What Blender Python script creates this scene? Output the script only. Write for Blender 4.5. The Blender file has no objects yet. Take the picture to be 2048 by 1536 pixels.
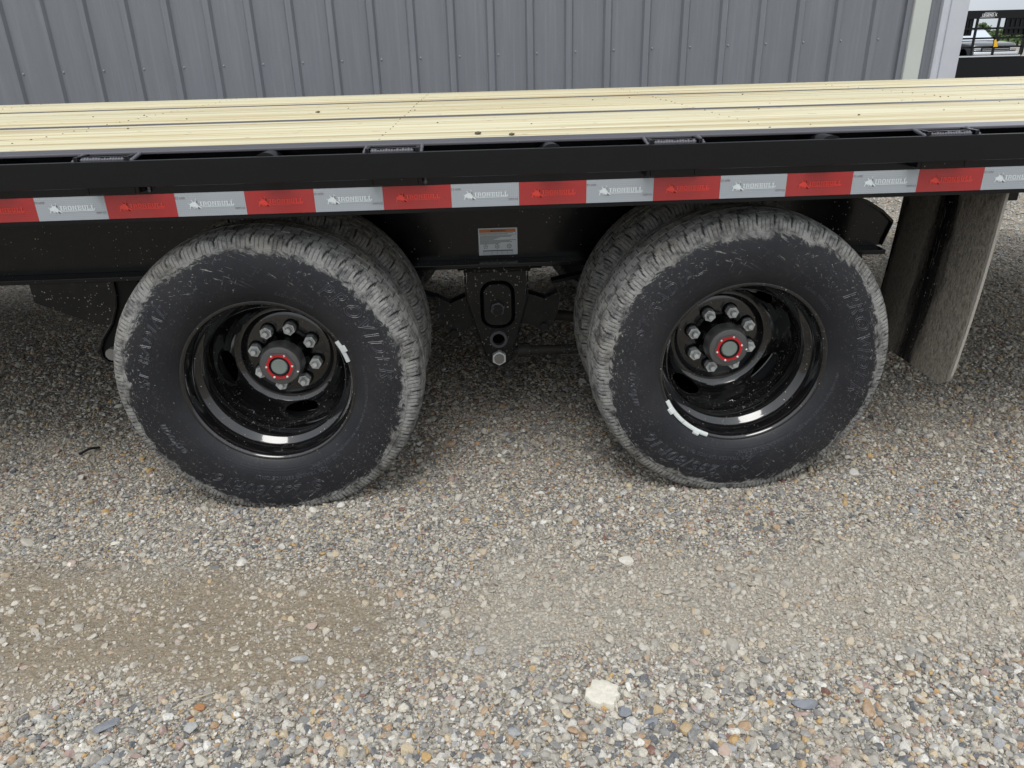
import bpy, bmesh, math, random
import numpy as np
from mathutils import Vector, Matrix, noise as mn

R = math.radians
PI = math.pi
random.seed(7)
rng = np.random.default_rng(11)
scene = bpy.context.scene
COL = scene.collection

# ------------------------------------------------------------------ camera
cam_d = bpy.data.cameras.new('camera')
cam = bpy.data.objects.new('camera', cam_d)
COL.objects.link(cam)
PITCH, YAW, ROLL = .41962, .0350, -.0267
cy_, sy_, cp_, sp_ = math.cos(YAW), math.sin(YAW), math.cos(PITCH), math.sin(PITCH)
fwd = Vector((sy_ * cp_, cy_ * cp_, -sp_))
rgt = Vector((cy_, -sy_, 0))
upv = rgt.cross(fwd)
r2 = math.cos(ROLL) * rgt + math.sin(ROLL) * upv
u2 = -math.sin(ROLL) * rgt + math.cos(ROLL) * upv
M = Matrix.Identity(4)
for i in range(3):
    M[i][0], M[i][1], M[i][2] = r2[i], u2[i], -fwd[i]
M.translation = (.9795, -1.7120, 1.1373)
cam.matrix_world = M
cam_d.sensor_width = 36
cam_d.lens = 1496.04 / 2048 * 36
cam_d.clip_start = .05
cam_d.clip_end = 2000
scene.camera = cam

# ------------------------------------------------------------------ world and sun (overcast)
SUN_EL, SUN_AZ = R(60), R(190)          # azimuth measured from +Y towards +X
world = bpy.data.worlds.new('World')
scene.world = world
world.use_nodes = True
wn = world.node_tree.nodes; wl = world.node_tree.links
wn.clear()
wo = wn.new('ShaderNodeOutputWorld'); wb = wn.new('ShaderNodeBackground')
sky = wn.new('ShaderNodeTexSky'); sky.sky_type = 'NISHITA'; sky.sun_disc = False
sky.sun_elevation = SUN_EL; sky.sun_rotation = SUN_AZ
sky.air_density = 1.0; sky.dust_density = 4.0; sky.ozone_density = 1.0
hs = wn.new('ShaderNodeHueSaturation'); hs.inputs['Saturation'].default_value = .22
wl.new(sky.outputs[0], hs.inputs['Color'])
# high overcast: pale cloud deck with faint structure over the clear-sky colours
tcw = wn.new('ShaderNodeTexCoord'); cn = wn.new('ShaderNodeTexNoise'); cn.inputs['Scale'].default_value = 2.2; cn.inputs['Detail'].default_value = 5
wl.new(tcw.outputs['Generated'], cn.inputs['Vector'])
cr_ = wn.new('ShaderNodeValToRGB'); cr_.color_ramp.elements[0].color = (5.2, 5.7, 6.2, 1); cr_.color_ramp.elements[0].position = .35
cr_.color_ramp.elements[1].color = (6.7, 7.0, 7.3, 1); cr_.color_ramp.elements[1].position = .65
wl.new(cn.outputs['Fac'], cr_.inputs[0])
mx = wn.new('ShaderNodeMix'); mx.data_type = 'RGBA'; mx.inputs[0].default_value = .80
wl.new(hs.outputs[0], mx.inputs[6]); wl.new(cr_.outputs[0], mx.inputs[7]); # an overcast sky is dimmer at the horizon than overhead
sx = wn.new('ShaderNodeSeparateXYZ'); wl.new(tcw.outputs['Generated'], sx.inputs[0])
gr = wn.new('ShaderNodeMapRange'); wl.new(sx.outputs['Z'], gr.inputs['Value']); gr.inputs['From Max'].default_value = .9; gr.inputs['To Min'].default_value = .60; gr.inputs['To Max'].default_value = 1.12
mg = wn.new('ShaderNodeMix'); mg.data_type = 'RGBA'; mg.blend_type = 'MULTIPLY'; mg.inputs[0].default_value = 1
wl.new(mx.outputs[2], mg.inputs[6]); wl.new(gr.outputs[0], mg.inputs[7]); wl.new(mg.outputs[2], wb.inputs['Color'])
wb.inputs['Strength'].default_value = .13
wl.new(wb.outputs[0], wo.inputs['Surface'])
sun_d = bpy.data.lights.new('sun', 'SUN'); sun = bpy.data.objects.new('sun', sun_d); COL.objects.link(sun)
sun_d.energy = 1.0; sun_d.angle = R(26); sun_d.color = (1, .97, .93)
sd = Vector((math.sin(SUN_AZ) * math.cos(SUN_EL), math.cos(SUN_AZ) * math.cos(SUN_EL), math.sin(SUN_EL)))
sun.rotation_euler = sd.to_track_quat('Z', 'Y').to_euler()
vs = scene.view_settings
vs.view_transform = 'Standard'; vs.look = 'None'; vs.gamma = 1; vs.exposure = .74
scene.cycles.max_bounces = 6; scene.cycles.diffuse_bounces = 3; scene.cycles.glossy_bounces = 3; scene.cycles.transmission_bounces = 1
try: vs.use_curve_mapping = False
except Exception: pass

# ------------------------------------------------------------------ node helpers
class NT:
    def __init__(s, name, rough=.5, spec=.5, metal=0, coat=0):
        s.m = bpy.data.materials.new(name); s.m.use_nodes = True
        s.cache = {}; s.t = s.m.node_tree; s.n = s.t.nodes; s.l = s.t.links
        s.b = s.n['Principled BSDF']
        s.b.inputs['Roughness'].default_value = rough
        s.b.inputs['Specular IOR Level'].default_value = spec
        s.b.inputs['Metallic'].default_value = metal
        s.b.inputs['Coat Weight'].default_value = coat
        s.b.inputs['Coat Roughness'].default_value = .06
    def put(s, sock, v):
        if v is None: return
        if isinstance(v, bpy.types.NodeSocket): s.l.new(v, sock)
        elif isinstance(v, (tuple, list)) and len(v) == 3 and sock.type == 'RGBA': sock.default_value = (*v, 1)
        else: sock.default_value = v
    def coord(s, kind='Object', scale=(1, 1, 1), loc=(0, 0, 0), rot=(0, 0, 0)):
        key = ('c', kind, tuple(scale), tuple(loc), tuple(rot))
        if key in s.cache: return s.cache[key]
        if kind == 'World':
            c = s.n.new('ShaderNodeNewGeometry').outputs['Position']
        else:
            c = s.n.new('ShaderNodeTexCoord').outputs[kind]
        mp = s.n.new('ShaderNodeMapping'); s.l.new(c, mp.inputs['Vector'])
        mp.inputs['Scale'].default_value = scale; mp.inputs['Location'].default_value = loc; mp.inputs['Rotation'].default_value = rot
        s.cache[key] = mp.outputs[0]
        return mp.outputs[0]
    def noise(s, vec, scale=5, detail=4, rough=.55, dist=0, out='Fac'):
        key = ('n', vec.as_pointer(), scale, detail, rough, dist)
        if key in s.cache: return s.cache[key].outputs[out]
        n = s.n.new('ShaderNodeTexNoise'); s.cache[key] = n; s.l.new(vec, n.inputs['Vector'])
        n.inputs['Scale'].default_value = scale; n.inputs['Detail'].default_value = detail
        n.inputs['Roughness'].default_value = rough; n.inputs['Distortion'].default_value = dist
        return n.outputs[out]
    def voro(s, vec, scale=5, feat='F1', out='Distance', rnd=1):
        key = ('v', vec.as_pointer(), scale, feat, rnd)
        if key in s.cache: return s.cache[key].outputs[out]
        n = s.n.new('ShaderNodeTexVoronoi'); s.cache[key] = n; n.feature = feat; s.l.new(vec, n.inputs['Vector'])
        n.inputs['Scale'].default_value = scale; n.inputs['Randomness'].default_value = rnd
        return n.outputs[out]
    def ramp(s, fac, stops, interp='LINEAR'):
        n = s.n.new('ShaderNodeValToRGB'); s.put(n.inputs[0], fac); cr = n.color_ramp; cr.interpolation = interp
        while len(cr.elements) < len(stops): cr.elements.new(.5)
        for e, (p, c) in zip(cr.elements, stops):
            e.position = p; e.color = (c, c, c, 1) if not isinstance(c, (tuple, list)) else (*c, 1)
        return n.outputs[0]
    def math(s, op, a, b=None, c=None, clamp=False):
        n = s.n.new('ShaderNodeMath'); n.operation = op; n.use_clamp = clamp
        s.put(n.inputs[0], a)
        if b is not None: s.put(n.inputs[1], b)
        if c is not None: s.put(n.inputs[2], c)
        return n.outputs[0]
    def mix(s, fac, a, b, mode='MIX'):
        n = s.n.new('ShaderNodeMix'); n.data_type = 'RGBA'; n.blend_type = mode
        s.put(n.inputs[0], fac); s.put(n.inputs[6], a); s.put(n.inputs[7], b)
        return n.outputs[2]
    def sep(s, vec):
        n = s.n.new('ShaderNodeSeparateXYZ'); s.l.new(vec, n.inputs[0]); return n.outputs
    def comb(s, x, y, z):
        n = s.n.new('ShaderNodeCombineXYZ'); s.put(n.inputs[0], x); s.put(n.inputs[1], y); s.put(n.inputs[2], z); return n.outputs[0]
    def bump(s, h, strength=.3, dist=.01, prev=None):
        n = s.n.new('ShaderNodeBump'); n.inputs['Strength'].default_value = strength; n.inputs['Distance'].default_value = dist
        s.put(n.inputs['Height'], h)
        if prev is not None: s.l.new(prev, n.inputs['Normal'])
        return n.outputs[0]
    def fin(s, color=None, rough=None, normal=None, **kw):
        s.put(s.b.inputs['Base Color'], color)
        if rough is not None: s.put(s.b.inputs['Roughness'], rough)
        if normal is not None: s.l.new(normal, s.b.inputs['Normal'])
        for k, v in kw.items(): s.put(s.b.inputs[k.replace('_', ' ')], v)
        return s.m

def flat(name, c, rough=.5, metal=0, spec=.5, bump=0, bs=60, coat=0):
    n = NT(name, rough, spec, metal, coat)
    v = n.coord()
    k = n.noise(v, bs * .3, 3)
    col = n.mix(n.math('MULTIPLY', k, .35), c, tuple(x * .7 for x in c))
    nm = n.bump(n.noise(v, bs, 4), bump, .002) if bump else None
    return n.fin(col, None, nm)

def black_paint(name, base=(.0028, .0033, .0046), rough=.2, dirt=.5, dirtcol=(.30, .28, .25), peel=.06, speck=90):
    n = NT(name, rough, .33, 0, 0)
    w = n.coord('World')
    d1 = n.voro(w, speck)
    cellc = n.sep(n.voro(w, speck, out='Color'))
    big = n.noise(w, 5, 4, .6)
    thr = n.math('MULTIPLY', n.ramp(cellc[0], [(.60, 0), (1, .26)]), n.ramp(big, [(.38, .15), (.68, 1)]))
    sp = n.math('LESS_THAN', d1, n.math('MULTIPLY', thr, dirt * 1.6))
    film = n.math('MULTIPLY', n.ramp(n.noise(w, 14, 6, .7), [(.45, 0), (.8, 1)]), .035 * dirt)
    f = n.math('MAXIMUM', sp, film)
    col = n.mix(f, base, dirtcol)
    rr = n.math('ADD', rough, n.math('MULTIPLY', f, .5), clamp=True)
    nb = n.bump(n.noise(w, 140, 2, .5), peel, .002)
    nb = n.bump(n.noise(w, 9, 2, .5), peel * 1.6, .01, nb)
    return n.fin(col, rr, nb)

MAT = {}
MAT['paint'] = black_paint('black_gloss_paint', dirt=.35)
MAT['paint_dirty'] = black_paint('black_paint_with_mud_specks', base=(.002, .0023, .003), dirt=.85, speck=120, rough=.20)
MAT['strip'] = black_paint('black_paint_painted_sheen', base=(.085, .082, .095), dirt=.3, rough=.3)  # reflection of wall and sky put into the lighter grey base colour
MAT['paint_clean'] = black_paint('black_paint_side_rail', dirt=.12, rough=.24)
MAT['bracket'] = black_paint('black_bracket_paint', base=(.0048, .0052, .0062), dirt=1.5, speck=150, rough=.34)

def rim_mat():
    n = NT('gloss_black_rim_paint', .07, .5, 0, .75)
    o = n.coord('Object'); x = n.sep(o)
    ang = n.math('ARCTAN2', x[2], x[0])
    r = n.math('SQRT', n.math('ADD', n.math('MULTIPLY', x[0], x[0]), n.math('MULTIPLY', x[2], x[2])))
    pol = n.comb(n.math('MULTIPLY', ang, 14), n.math('MULTIPLY', x[1], 30), n.math('MULTIPLY', r, 40))
    streak = n.ramp(n.noise(pol, 2.4, 5, .75, 1.2), [(.63, 0), (.65, 1)])
    zone = n.ramp(n.noise(o, 7, 3), [(.47, 0), (.62, 1)])
    down = n.ramp(x[2], [(0.0, 1), (.6, .1)])
    d = n.voro(o, 160); cc = n.sep(n.voro(o, 160, out='Color'))
    sp = n.math('LESS_THAN', d, n.ramp(cc[0], [(.90, 0), (1, .24)]))
    f = n.math('MAXIMUM', sp, n.math('MULTIPLY', n.math('MULTIPLY', streak, zone), down))
    col = n.mix(f, (.006, .006, .0065), (.36, .34, .30))
    return n.fin(col, n.math('ADD', .07, n.math('MULTIPLY', f, .6)), n.bump(n.noise(o, 60, 3), .03, .003))
MAT['rim'] = rim_mat()

def rubber(name, seed=0., tread=True):
    n = NT(name, .55, .36)
    o = n.coord('Object', loc=(seed, 0, seed * .7)); oo = n.coord('Object'); x = n.sep(oo)
    r = n.math('SQRT', n.math('ADD', n.math('MULTIPLY', x[0], x[0]), n.math('MULTIPLY', x[2], x[2])))
    ang = n.math('ARCTAN2', x[2], x[0])
    ca = n.math('DIVIDE', x[0], r); sa = n.math('DIVIDE', x[2], r)
    # coordinates that run long radially: ragged dirt edge and smears
    rad = n.comb(n.math('ADD', n.math('ADD', n.math('MULTIPLY', ca, 7), n.math('MULTIPLY', r, 16)), seed), n.math('MULTIPLY', sa, 7), n.math('MULTIPLY', r, 26))
    edge = n.noise(rad, 2.2, 8, .72, .6)
    broad = n.noise(n.comb(n.math('ADD', ca, seed * 3), sa, 0), 1.3, 2)
    e = n.math('ADD', r, n.math('ADD', n.math('MULTIPLY', n.math('SUBTRACT', edge, .5), .085), n.math('MULTIPLY', n.math('SUBTRACT', broad, .5), .06)))
    dirt = n.ramp(e, [(.343, 0), (.350, .85), (.362, 1)])
    pat = n.noise(o, 32, 6, .7)
    dirt = n.math('MULTIPLY', dirt, n.ramp(pat, [(.36, .25), (.56, 1)]))
    # scratches (short bright slashes) near the shoulder
    swirl = n.comb(n.math('ADD', n.math('MULTIPLY', ca, 6), n.math('MULTIPLY', r, 34)), n.math('MULTIPLY', sa, 6), n.math('MULTIPLY', r, 3))
    scr = n.ramp(n.noise(swirl, 5.5, 5, .8), [(.615, 0), (.63, 1)])
    scr = n.math('MULTIPLY', scr, n.ramp(r, [(.25, .0), (.33, 1)]))
    swirl2 = n.comb(n.math('SUBTRACT', n.math('MULTIPLY', ca, 8), n.math('MULTIPLY', r, 22)), n.math('ADD', n.math('MULTIPLY', sa, 8), 3.3), n.math('MULTIPLY', r, 2))
    scr2 = n.ramp(n.noise(swirl2, 6.5, 5, .8), [(.63, 0), (.642, .8)])
    scr = n.math('MAXIMUM', scr, n.math('MULTIPLY', scr2, n.ramp(r, [(.23, .3), (.33, 1)])))
    d = n.voro(o, 150); cc = n.sep(n.voro(o, 150, out='Color'))
    sp = n.math('MULTIPLY', n.math('LESS_THAN', d, n.ramp(cc[0], [(.965, 0), (1, .22)])), .8)
    film = n.math('MULTIPLY', n.ramp(n.noise(o, 5, 5, .65), [(.4, 0), (.75, 1)]), .05)
    ring = n.math('MULTIPLY', n.math('LESS_THAN', n.math('ABSOLUTE', n.math('SUBTRACT', r, .3535)), .0011), n.ramp(pat, [(.42, 0), (.5, .8)]))
    f = n.math('MAXIMUM', n.math('MAXIMUM', dirt, n.math('MAXIMUM', scr, ring)), n.math('MAXIMUM', sp, film))
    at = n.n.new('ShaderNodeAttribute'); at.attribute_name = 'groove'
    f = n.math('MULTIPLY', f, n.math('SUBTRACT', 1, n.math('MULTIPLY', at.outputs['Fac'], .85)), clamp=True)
    fine = n.noise(o, 240, 3, .6)
    dcol = n.mix(fine, (.15, .15, .145), (.345, .345, .33))
    dcol = n.mix(n.ramp(n.noise(o, 9, 4), [(.45, 0), (.7, .55)]), dcol, (.20, .18, .15))
    base = n.mix(n.noise(o, 4, 4), (.0065, .0073, .0108), (.0115, .0123, .0160))
    col = n.mix(f, base, dcol)
    rough = n.math('ADD', .50, n.math('MULTIPLY', f, .4), clamp=True)
    # fine radial sipes and moulded rings as relief
    ring2 = n.math('SINE', n.math('MULTIPLY', r, 900))
    rg = n.math('MULTIPLY', ring2, n.ramp(n.math('ABSOLUTE', n.math('SUBTRACT', r, .245)), [(.002, .6), (.012, 0)]))
    nb = n.bump(n.math('ADD', n.math('MULTIPLY', pat, .8), n.math('MULTIPLY', fine, .5)), .22, .002)
    nb = n.bump(rg, .25, .0007, nb)
    return n.fin(col, rough, nb)
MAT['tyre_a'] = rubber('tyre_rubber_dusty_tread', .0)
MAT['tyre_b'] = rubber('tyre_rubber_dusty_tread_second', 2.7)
MAT['letter'] = flat('moulded_rubber_lettering', (.021, .0225, .029), .38)

def wood_mat():
    n = NT('treated_pine', .62, .3)
    oi = n.n.new('ShaderNodeObjectInfo')
    w = n.n.new('ShaderNodeNewGeometry').outputs['Position']
    off = n.comb(n.math('MULTIPLY', oi.outputs['Random'], 37), n.math('MULTIPLY', oi.outputs['Random'], 11), 0)
    ad = n.n.new('ShaderNodeVectorMath'); ad.operation = 'ADD'; n.l.new(w, ad.inputs[0]); n.l.new(off, ad.inputs[1])
    def mp(sc):
        m = n.n.new('ShaderNodeMapping'); n.l.new(ad.outputs[0], m.inputs['Vector']); m.inputs['Scale'].default_value = sc; return m.outputs[0]
    a = n.noise(mp((.55, 22, 8)), 1, 5, .62, .35)
    b = n.noise(mp((1.6, 110, 20)), 1, 4, .7, .5)
    c = n.noise(mp((.25, 5, 3)), 1, 3)
    col = n.ramp(a, [(.32, (.36, .255, .11)), (.43, (.55, .455, .265)), (.53, (.68, .63, .43)), (.70, (.74, .71, .54))])
    col = n.mix(n.ramp(b, [(.50, 0), (.64, .70)]), col, (.38, .29, .14))
    col = n.mix(n.ramp(c, [(.42, 0), (.7, .4)]), col, (.68, .655, .49))
    tone = n.ramp(oi.outputs['Random'], [(0, .76), (1, .93)])
    col = n.mix(.9, col, tone, 'MULTIPLY')
    kd = n.voro(mp((7, 24, 1)), 1); kc = n.sep(n.voro(mp((7, 24, 1)), 1, out='Color'))
    kn = n.math('LESS_THAN', n.math('ADD', kd, n.math('MULTIPLY', n.noise(w, 60), .12)), n.ramp(kc[0], [(.86, 0), (1, .24)]))
    col = n.mix(n.math('MULTIPLY', kn, .75), col, (.13, .09, .05))
    sd_ = n.voro(mp((30, 55, 1)), 1); sc = n.sep(n.voro(mp((30, 55, 1)), 1, out='Color'))
    sk = n.math('LESS_THAN', sd_, n.ramp(sc[0], [(.93, 0), (1, .35)]))
    col = n.mix(n.math('MULTIPLY', sk, .6), col, (.09, .07, .05))
    nb = n.bump(n.math('ADD', a, n.math('MULTIPLY', b, .6)), .25, .002)
    return n.fin(col, n.math('ADD', .5, n.math('MULTIPLY', b, .25)), nb)
MAT['wood'] = wood_mat()

def tape_mat(name, a, b, logo=False):
    n = NT(name, .28, .5, 0, .3)
    w = n.coord('World'); x = n.sep(w)
    if logo:
        return n.fin(a)
    fx = n.math('ABSOLUTE', n.math('SUBTRACT', n.math('FRACT', n.math('MULTIPLY', x[0], 1 / .0042)), .5))
    fz = n.math('ABSOLUTE', n.math('SUBTRACT', n.math('FRACT', n.math('MULTIPLY', x[2], 1 / .0042)), .5))
    dot = n.math('LESS_THAN', n.math('ADD', n.math('MULTIPLY', fx, fx), n.math('MULTIPLY', fz, fz)), .07)
    grime = n.noise(w, 12, 4)
    col = n.mix(n.math('MULTIPLY', dot, .65), a, b)
    col = n.mix(n.math('MULTIPLY', grime, .18), col, (.25, .25, .25))
    return n.fin(col, .3, n.bump(dot, .1, .0005))
MAT['tape_white'] = tape_mat('reflective_tape_silver_white', (.40, .44, .48), (.60, .66, .70))
MAT['tape_red'] = tape_mat('reflective_tape_red', (.43, .010, .011), (.55, .026, .024))
MAT['logo_white'] = tape_mat('tape_logo_white', (.80, .86, .88), None, True)
MAT['logo_red'] = tape_mat('tape_logo_bright_red', (.80, .055, .04), None, True)
MAT['print_red'] = flat('dark_red_print', (.10, .012, .02), .5)

MAT['zinc'] = NT('zinc_plated_steel', .30, .5, .85).fin((.52, .54, .54))
def zinc():
    n = NT('dull_zinc', .30, .5, .15); o = n.coord()
    return n.fin(n.mix(n.noise(o, 60, 4), (.60, .62, .61), (.84, .86, .84)), .30, n.bump(n.noise(o, 200), .1, .001))
MAT['zinc'] = zinc()
MAT['dirty_zinc'] = flat('weathered_galvanised_steel', (.30, .29, .27), .6, .3, bump=.4, bs=150)
MAT['cap_dark'] = flat('dark_machined_hub_cap', (.12, .118, .118), .36, .3, bump=.15, bs=80)
MAT['cap_red'] = flat('red_anodised_ring', (.50, .012, .018), .35)
MAT['cap_plug'] = flat('grey_green_rubber_plug', (.20, .235, .215), .5)
MAT['weight'] = flat('white_coated_wheel_weight', (.70, .74, .73), .4)
MAT['weight_grey'] = flat('bare_zinc_wheel_weight', (.55, .58, .58), .35, .3)
MAT['dark'] = flat('dark_steel_interior', (.006, .006, .006), .6, spec=.25)
MAT['rod'] = black_paint('mud_caked_rod', base=(.03, .028, .025), dirt=2.0, speck=170, rough=.6, dirtcol=(.16, .15, .13))
MAT['bore'] = flat('bore_shade_black', (.001, .001, .001), .9, spec=.05)  # black colour stands in for the shade inside a hole
MAT['screw'] = flat('painted_screw_head', (.30, .31, .33), .35)
MAT['decal'] = flat('white_vinyl_decal', (.80, .86, .90), .4)
MAT['decal_orange'] = flat('orange_decal_band', (.72, .22, .06), .45)
MAT['decal_ink'] = flat('grey_decal_print', (.10, .11, .12), .5)
MAT['decal_black'] = flat('black_decal_print', (.02, .015, .012), .5)

def flap_mat():
    n = NT('mud_splashed_rubber', .6, .4)
    o = n.coord('Object'); x = n.sep(o)
    # local x runs across the flap (0 near edge .. .6 far edge)
    wob = n.math('ADD', x[0], n.math('MULTIPLY', n.math('SUBTRACT', n.noise(n.coord('Object', (9, 1, 1.6)), 3, 5, .7), .5), .11))
    clean = n.ramp(wob, [(.0, 1), (.15, 1), (.18, .1), (.225, .0), (.25, .15), (.28, 1), (.41, 1), (.44, 0)])
    st = n.noise(n.coord('Object', (60, 1, 5)), 2.2, 5, .7)
    fine = n.noise(n.coord('Object', (1, 1, .45)), 150, 4, .7)
    mud = n.math('MULTIPLY', clean, n.ramp(fine, [(.30, .35), (.55, 1)]))
    mud = n.math('MAXIMUM', mud, n.math('MULTIPLY', n.ramp(st, [(.58, 0), (.68, .8)]), n.ramp(x[2], [(.0, 1), (.9, .2)])))
    d = n.voro(o, 110); cc = n.sep(n.voro(o, 110, out='Color'))
    mud = n.math('MAXIMUM', mud, n.math('LESS_THAN', d, n.ramp(cc[0], [(.7, 0), (1, .3)])))
    col = n.mix(mud, (.006, .006, .007), n.mix(n.noise(o, 180, 3), (.115, .102, .085), (.32, .29, .245)))
    edge = n.math('LESS_THAN', n.math('ADD', x[0], n.math('MULTIPLY', n.noise(o, 40, 3), .012)), .016)
    col = n.mix(n.math('MULTIPLY', edge, .8), col, (.30, .28, .25))
    rough = n.math('ADD', .22, n.math('MULTIPLY', mud, .6), clamp=True)
    return n.fin(col, rough, n.bump(n.math('MULTIPLY', mud, fine), .5, .004))
MAT['flap'] = flap_mat()

def wall_mat():
    n = NT('charcoal_painted_steel_siding', .42, .5)
    w = n.coord('World', (1, 1, .25))
    a = n.noise(w, 9, 6, .65); b = n.noise(n.coord('World', (60, 60, 1.2)), 1, 4, .6)
    col = n.mix(a, (.135, .144, .162), (.175, .185, .203))
    col = n.mix(n.ramp(b, [(.5, 0), (.75, .35)]), col, (.24, .25, .265))
    col = n.mix(n.ramp(n.noise(n.coord('World', (2.2, 2.2, .35)), 1.6, 5, .65), [(.40, 0), (.70, .35)]), col, (.125, .13, .142))
    return n.fin(col, n.math('ADD', .36, n.math('MULTIPLY', a, .15)), n.bump(n.noise(w, 3, 2), .06, .02))
MAT['siding'] = wall_mat()
MAT['trim_light'] = flat('pale_grey_corner_trim', (.50, .52, .56), .45)
MAT['trim_cream'] = flat('cream_painted_post', (.47, .49, .46), .6, bump=.3, bs=20)
MAT['roof'] = flat('grey_roof_steel', (.2, .2, .22), .4)

def leaf_mat():
    n = NT('tree_foliage', .7, .2); oi = n.coord('World')
    return n.fin(n.mix(n.noise(oi, .6, 3), (.035, .065, .022), (.10, .15, .05)))
MAT['leaf'] = leaf_mat()
MAT['bark'] = flat('bark', (.07, .055, .04), .9)

# ---- gravel colours
def dust_mask(n):
    w = n.coord('World'); x = n.sep(w)
    return w, x
def patch_brown(n, w, x):
    # muddy strip along the left foreground and a paler one on the right
    nx = n.math('ADD', x[0], n.math('MULTIPLY', n.math('SUBTRACT', n.noise(w, 3.2, 5, .6), .5), .55))
    ny = n.math('ADD', x[1], n.math('MULTIPLY', n.math('SUBTRACT', n.noise(n.coord('World', loc=(5, 3, 0)), 3.2, 5, .6), .5), .34))
    line = n.math('ABSOLUTE', n.math('ADD', n.math('ADD', ny, .42), n.math('MULTIPLY', n.math('SUBTRACT', nx, .4), .10)))
    a = n.ramp(line, [(.12, 1), (.26, 0)])
    b = n.ramp(nx, [(.65, 1), (1.35, 0)])
    return n.math('MULTIPLY', a, b)
def patch_dust(n, w, x):
    k = n.noise(n.coord('World', loc=(1.7, 9.2, 0)), 2.6, 5, .6)
    nx = n.math('ADD', x[0], n.math('MULTIPLY', n.math('SUBTRACT', k, .5), .5))
    ny = n.math('ADD', x[1], n.math('MULTIPLY', n.math('SUBTRACT', n.noise(n.coord('World', loc=(8, 1, 0)), 3, 4), .5), .3))
    a = n.ramp(n.math('ABSOLUTE', n.math('ADD', ny, .40)), [(.10, 1), (.24, 0)])
    b = n.ramp(nx, [(.8, 0), (1.1, 1)])
    return n.math('MAXIMUM', n.math('MULTIPLY', a, b), n.ramp(k, [(.55, 0), (.68, .7)]))
PAL = [(.0, (.30, .285, .25)), (.10, (.42, .39, .33)), (.22, (.20, .196, .188)), (.32, (.49, .455, .385)), (.43, (.26, .24, .205)), (.53, (.36, .335, .29)), (.61, (.46, .375, .255)),
       (.685, (.105, .11, .118)), (.735, (.48, .46, .42)), (.82, (.34, .23, .14)), (.87, (.60, .58, .53)), (.91, (.27, .275, .28)), (.945, (.33, .235, .205)), (.97, (.42, .27, .11)), (.988, (.17, .085, .065))]
def stone_mat():
    n = NT('gravel_stone', .78, .3)
    w, x = dust_mask(n)
    oi = n.n.new('ShaderNodeObjectInfo')
    c = n.ramp(oi.outputs['Random'], PAL, 'CONSTANT')
    o = n.coord('Object')
    c = n.mix(n.ramp(n.noise(w, 300, 4, .75), [(.45, 0), (.70, .55)]), c, (.13, .12, .11))
    c = n.mix(n.ramp(n.noise(o, 2.3, 3), [(.5, 0), (.7, .25)]), c, (.55, .52, .47))
    pd = patch_dust(n, w, x); pb = patch_brown(n, w, x)
    c = n.mix(n.math('MULTIPLY', pd, .55), c, (.375, .34, .285))
    c = n.mix(n.math('MULTIPLY', pb, .40), c, (.40, .355, .285))
    return n.fin(c, .8, n.bump(n.noise(w, 420, 4, .7), .3, .0015))
MAT['stone'] = stone_mat()
def ground_mat():
    n = NT('gravel_yard_fines', .9, .2)
    w, x = dust_mask(n)
    v1c = n.voro(w, 62, out='Color'); v1 = n.voro(w, 62)
    v2c = n.voro(w, 150, out='Color'); v2 = n.voro(w, 150)
    v3c = n.voro(w, 380, out='Color'); v3 = n.voro(w, 380)
    c1 = n.ramp(n.sep(v1c)[0], PAL, 'CONSTANT'); c2 = n.ramp(n.sep(v2c)[1], PAL, 'CONSTANT'); c3 = n.ramp(n.sep(v3c)[2], PAL, 'CONSTANT')
    fines = n.mix(.45, c3, (.25, .235, .205))
    c = n.mix(n.ramp(n.sep(v2c)[2], [(.35, 0), (.4, 1)]), fines, c2)
    far = n.ramp(x[1], [(.12, 0), (.30, 1)])   # where no loose stones are scattered, larger pebbles in the sheet itself
    c = n.mix(n.math('MULTIPLY', far, n.ramp(n.sep(v1c)[2], [(.3, 0), (.35, .85)])), c, c1)
    gap_shade = n.math('MULTIPLY', n.ramp(v2, [(.40, 0), (.70, 1)]), .75)  # shade in the gaps between pebbles, painted into the colour
    c = n.mix(gap_shade, c, (.075, .068, .057))
    pd = patch_dust(n, w, x); pb = patch_brown(n, w, x)
    c = n.mix(n.math('MULTIPLY', pd, .6), c, (.335, .302, .25))
    mud = n.mix(n.noise(w, 160, 5, .7), (.165, .131, .092), (.285, .238, .172))
    c = n.mix(n.math('MULTIPLY', pb, .82), c, mud)
    nb = n.bump(n.math('SUBTRACT', 1, v1), .5, .008)
    nb = n.bump(n.math('SUBTRACT', 1, v2), .6, .004, nb)
    nb = n.bump(n.math('SUBTRACT', 1, v3), .6, .0018, nb)
    return n.fin(c, .9, nb)
MAT['ground'] = ground_mat()

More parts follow.
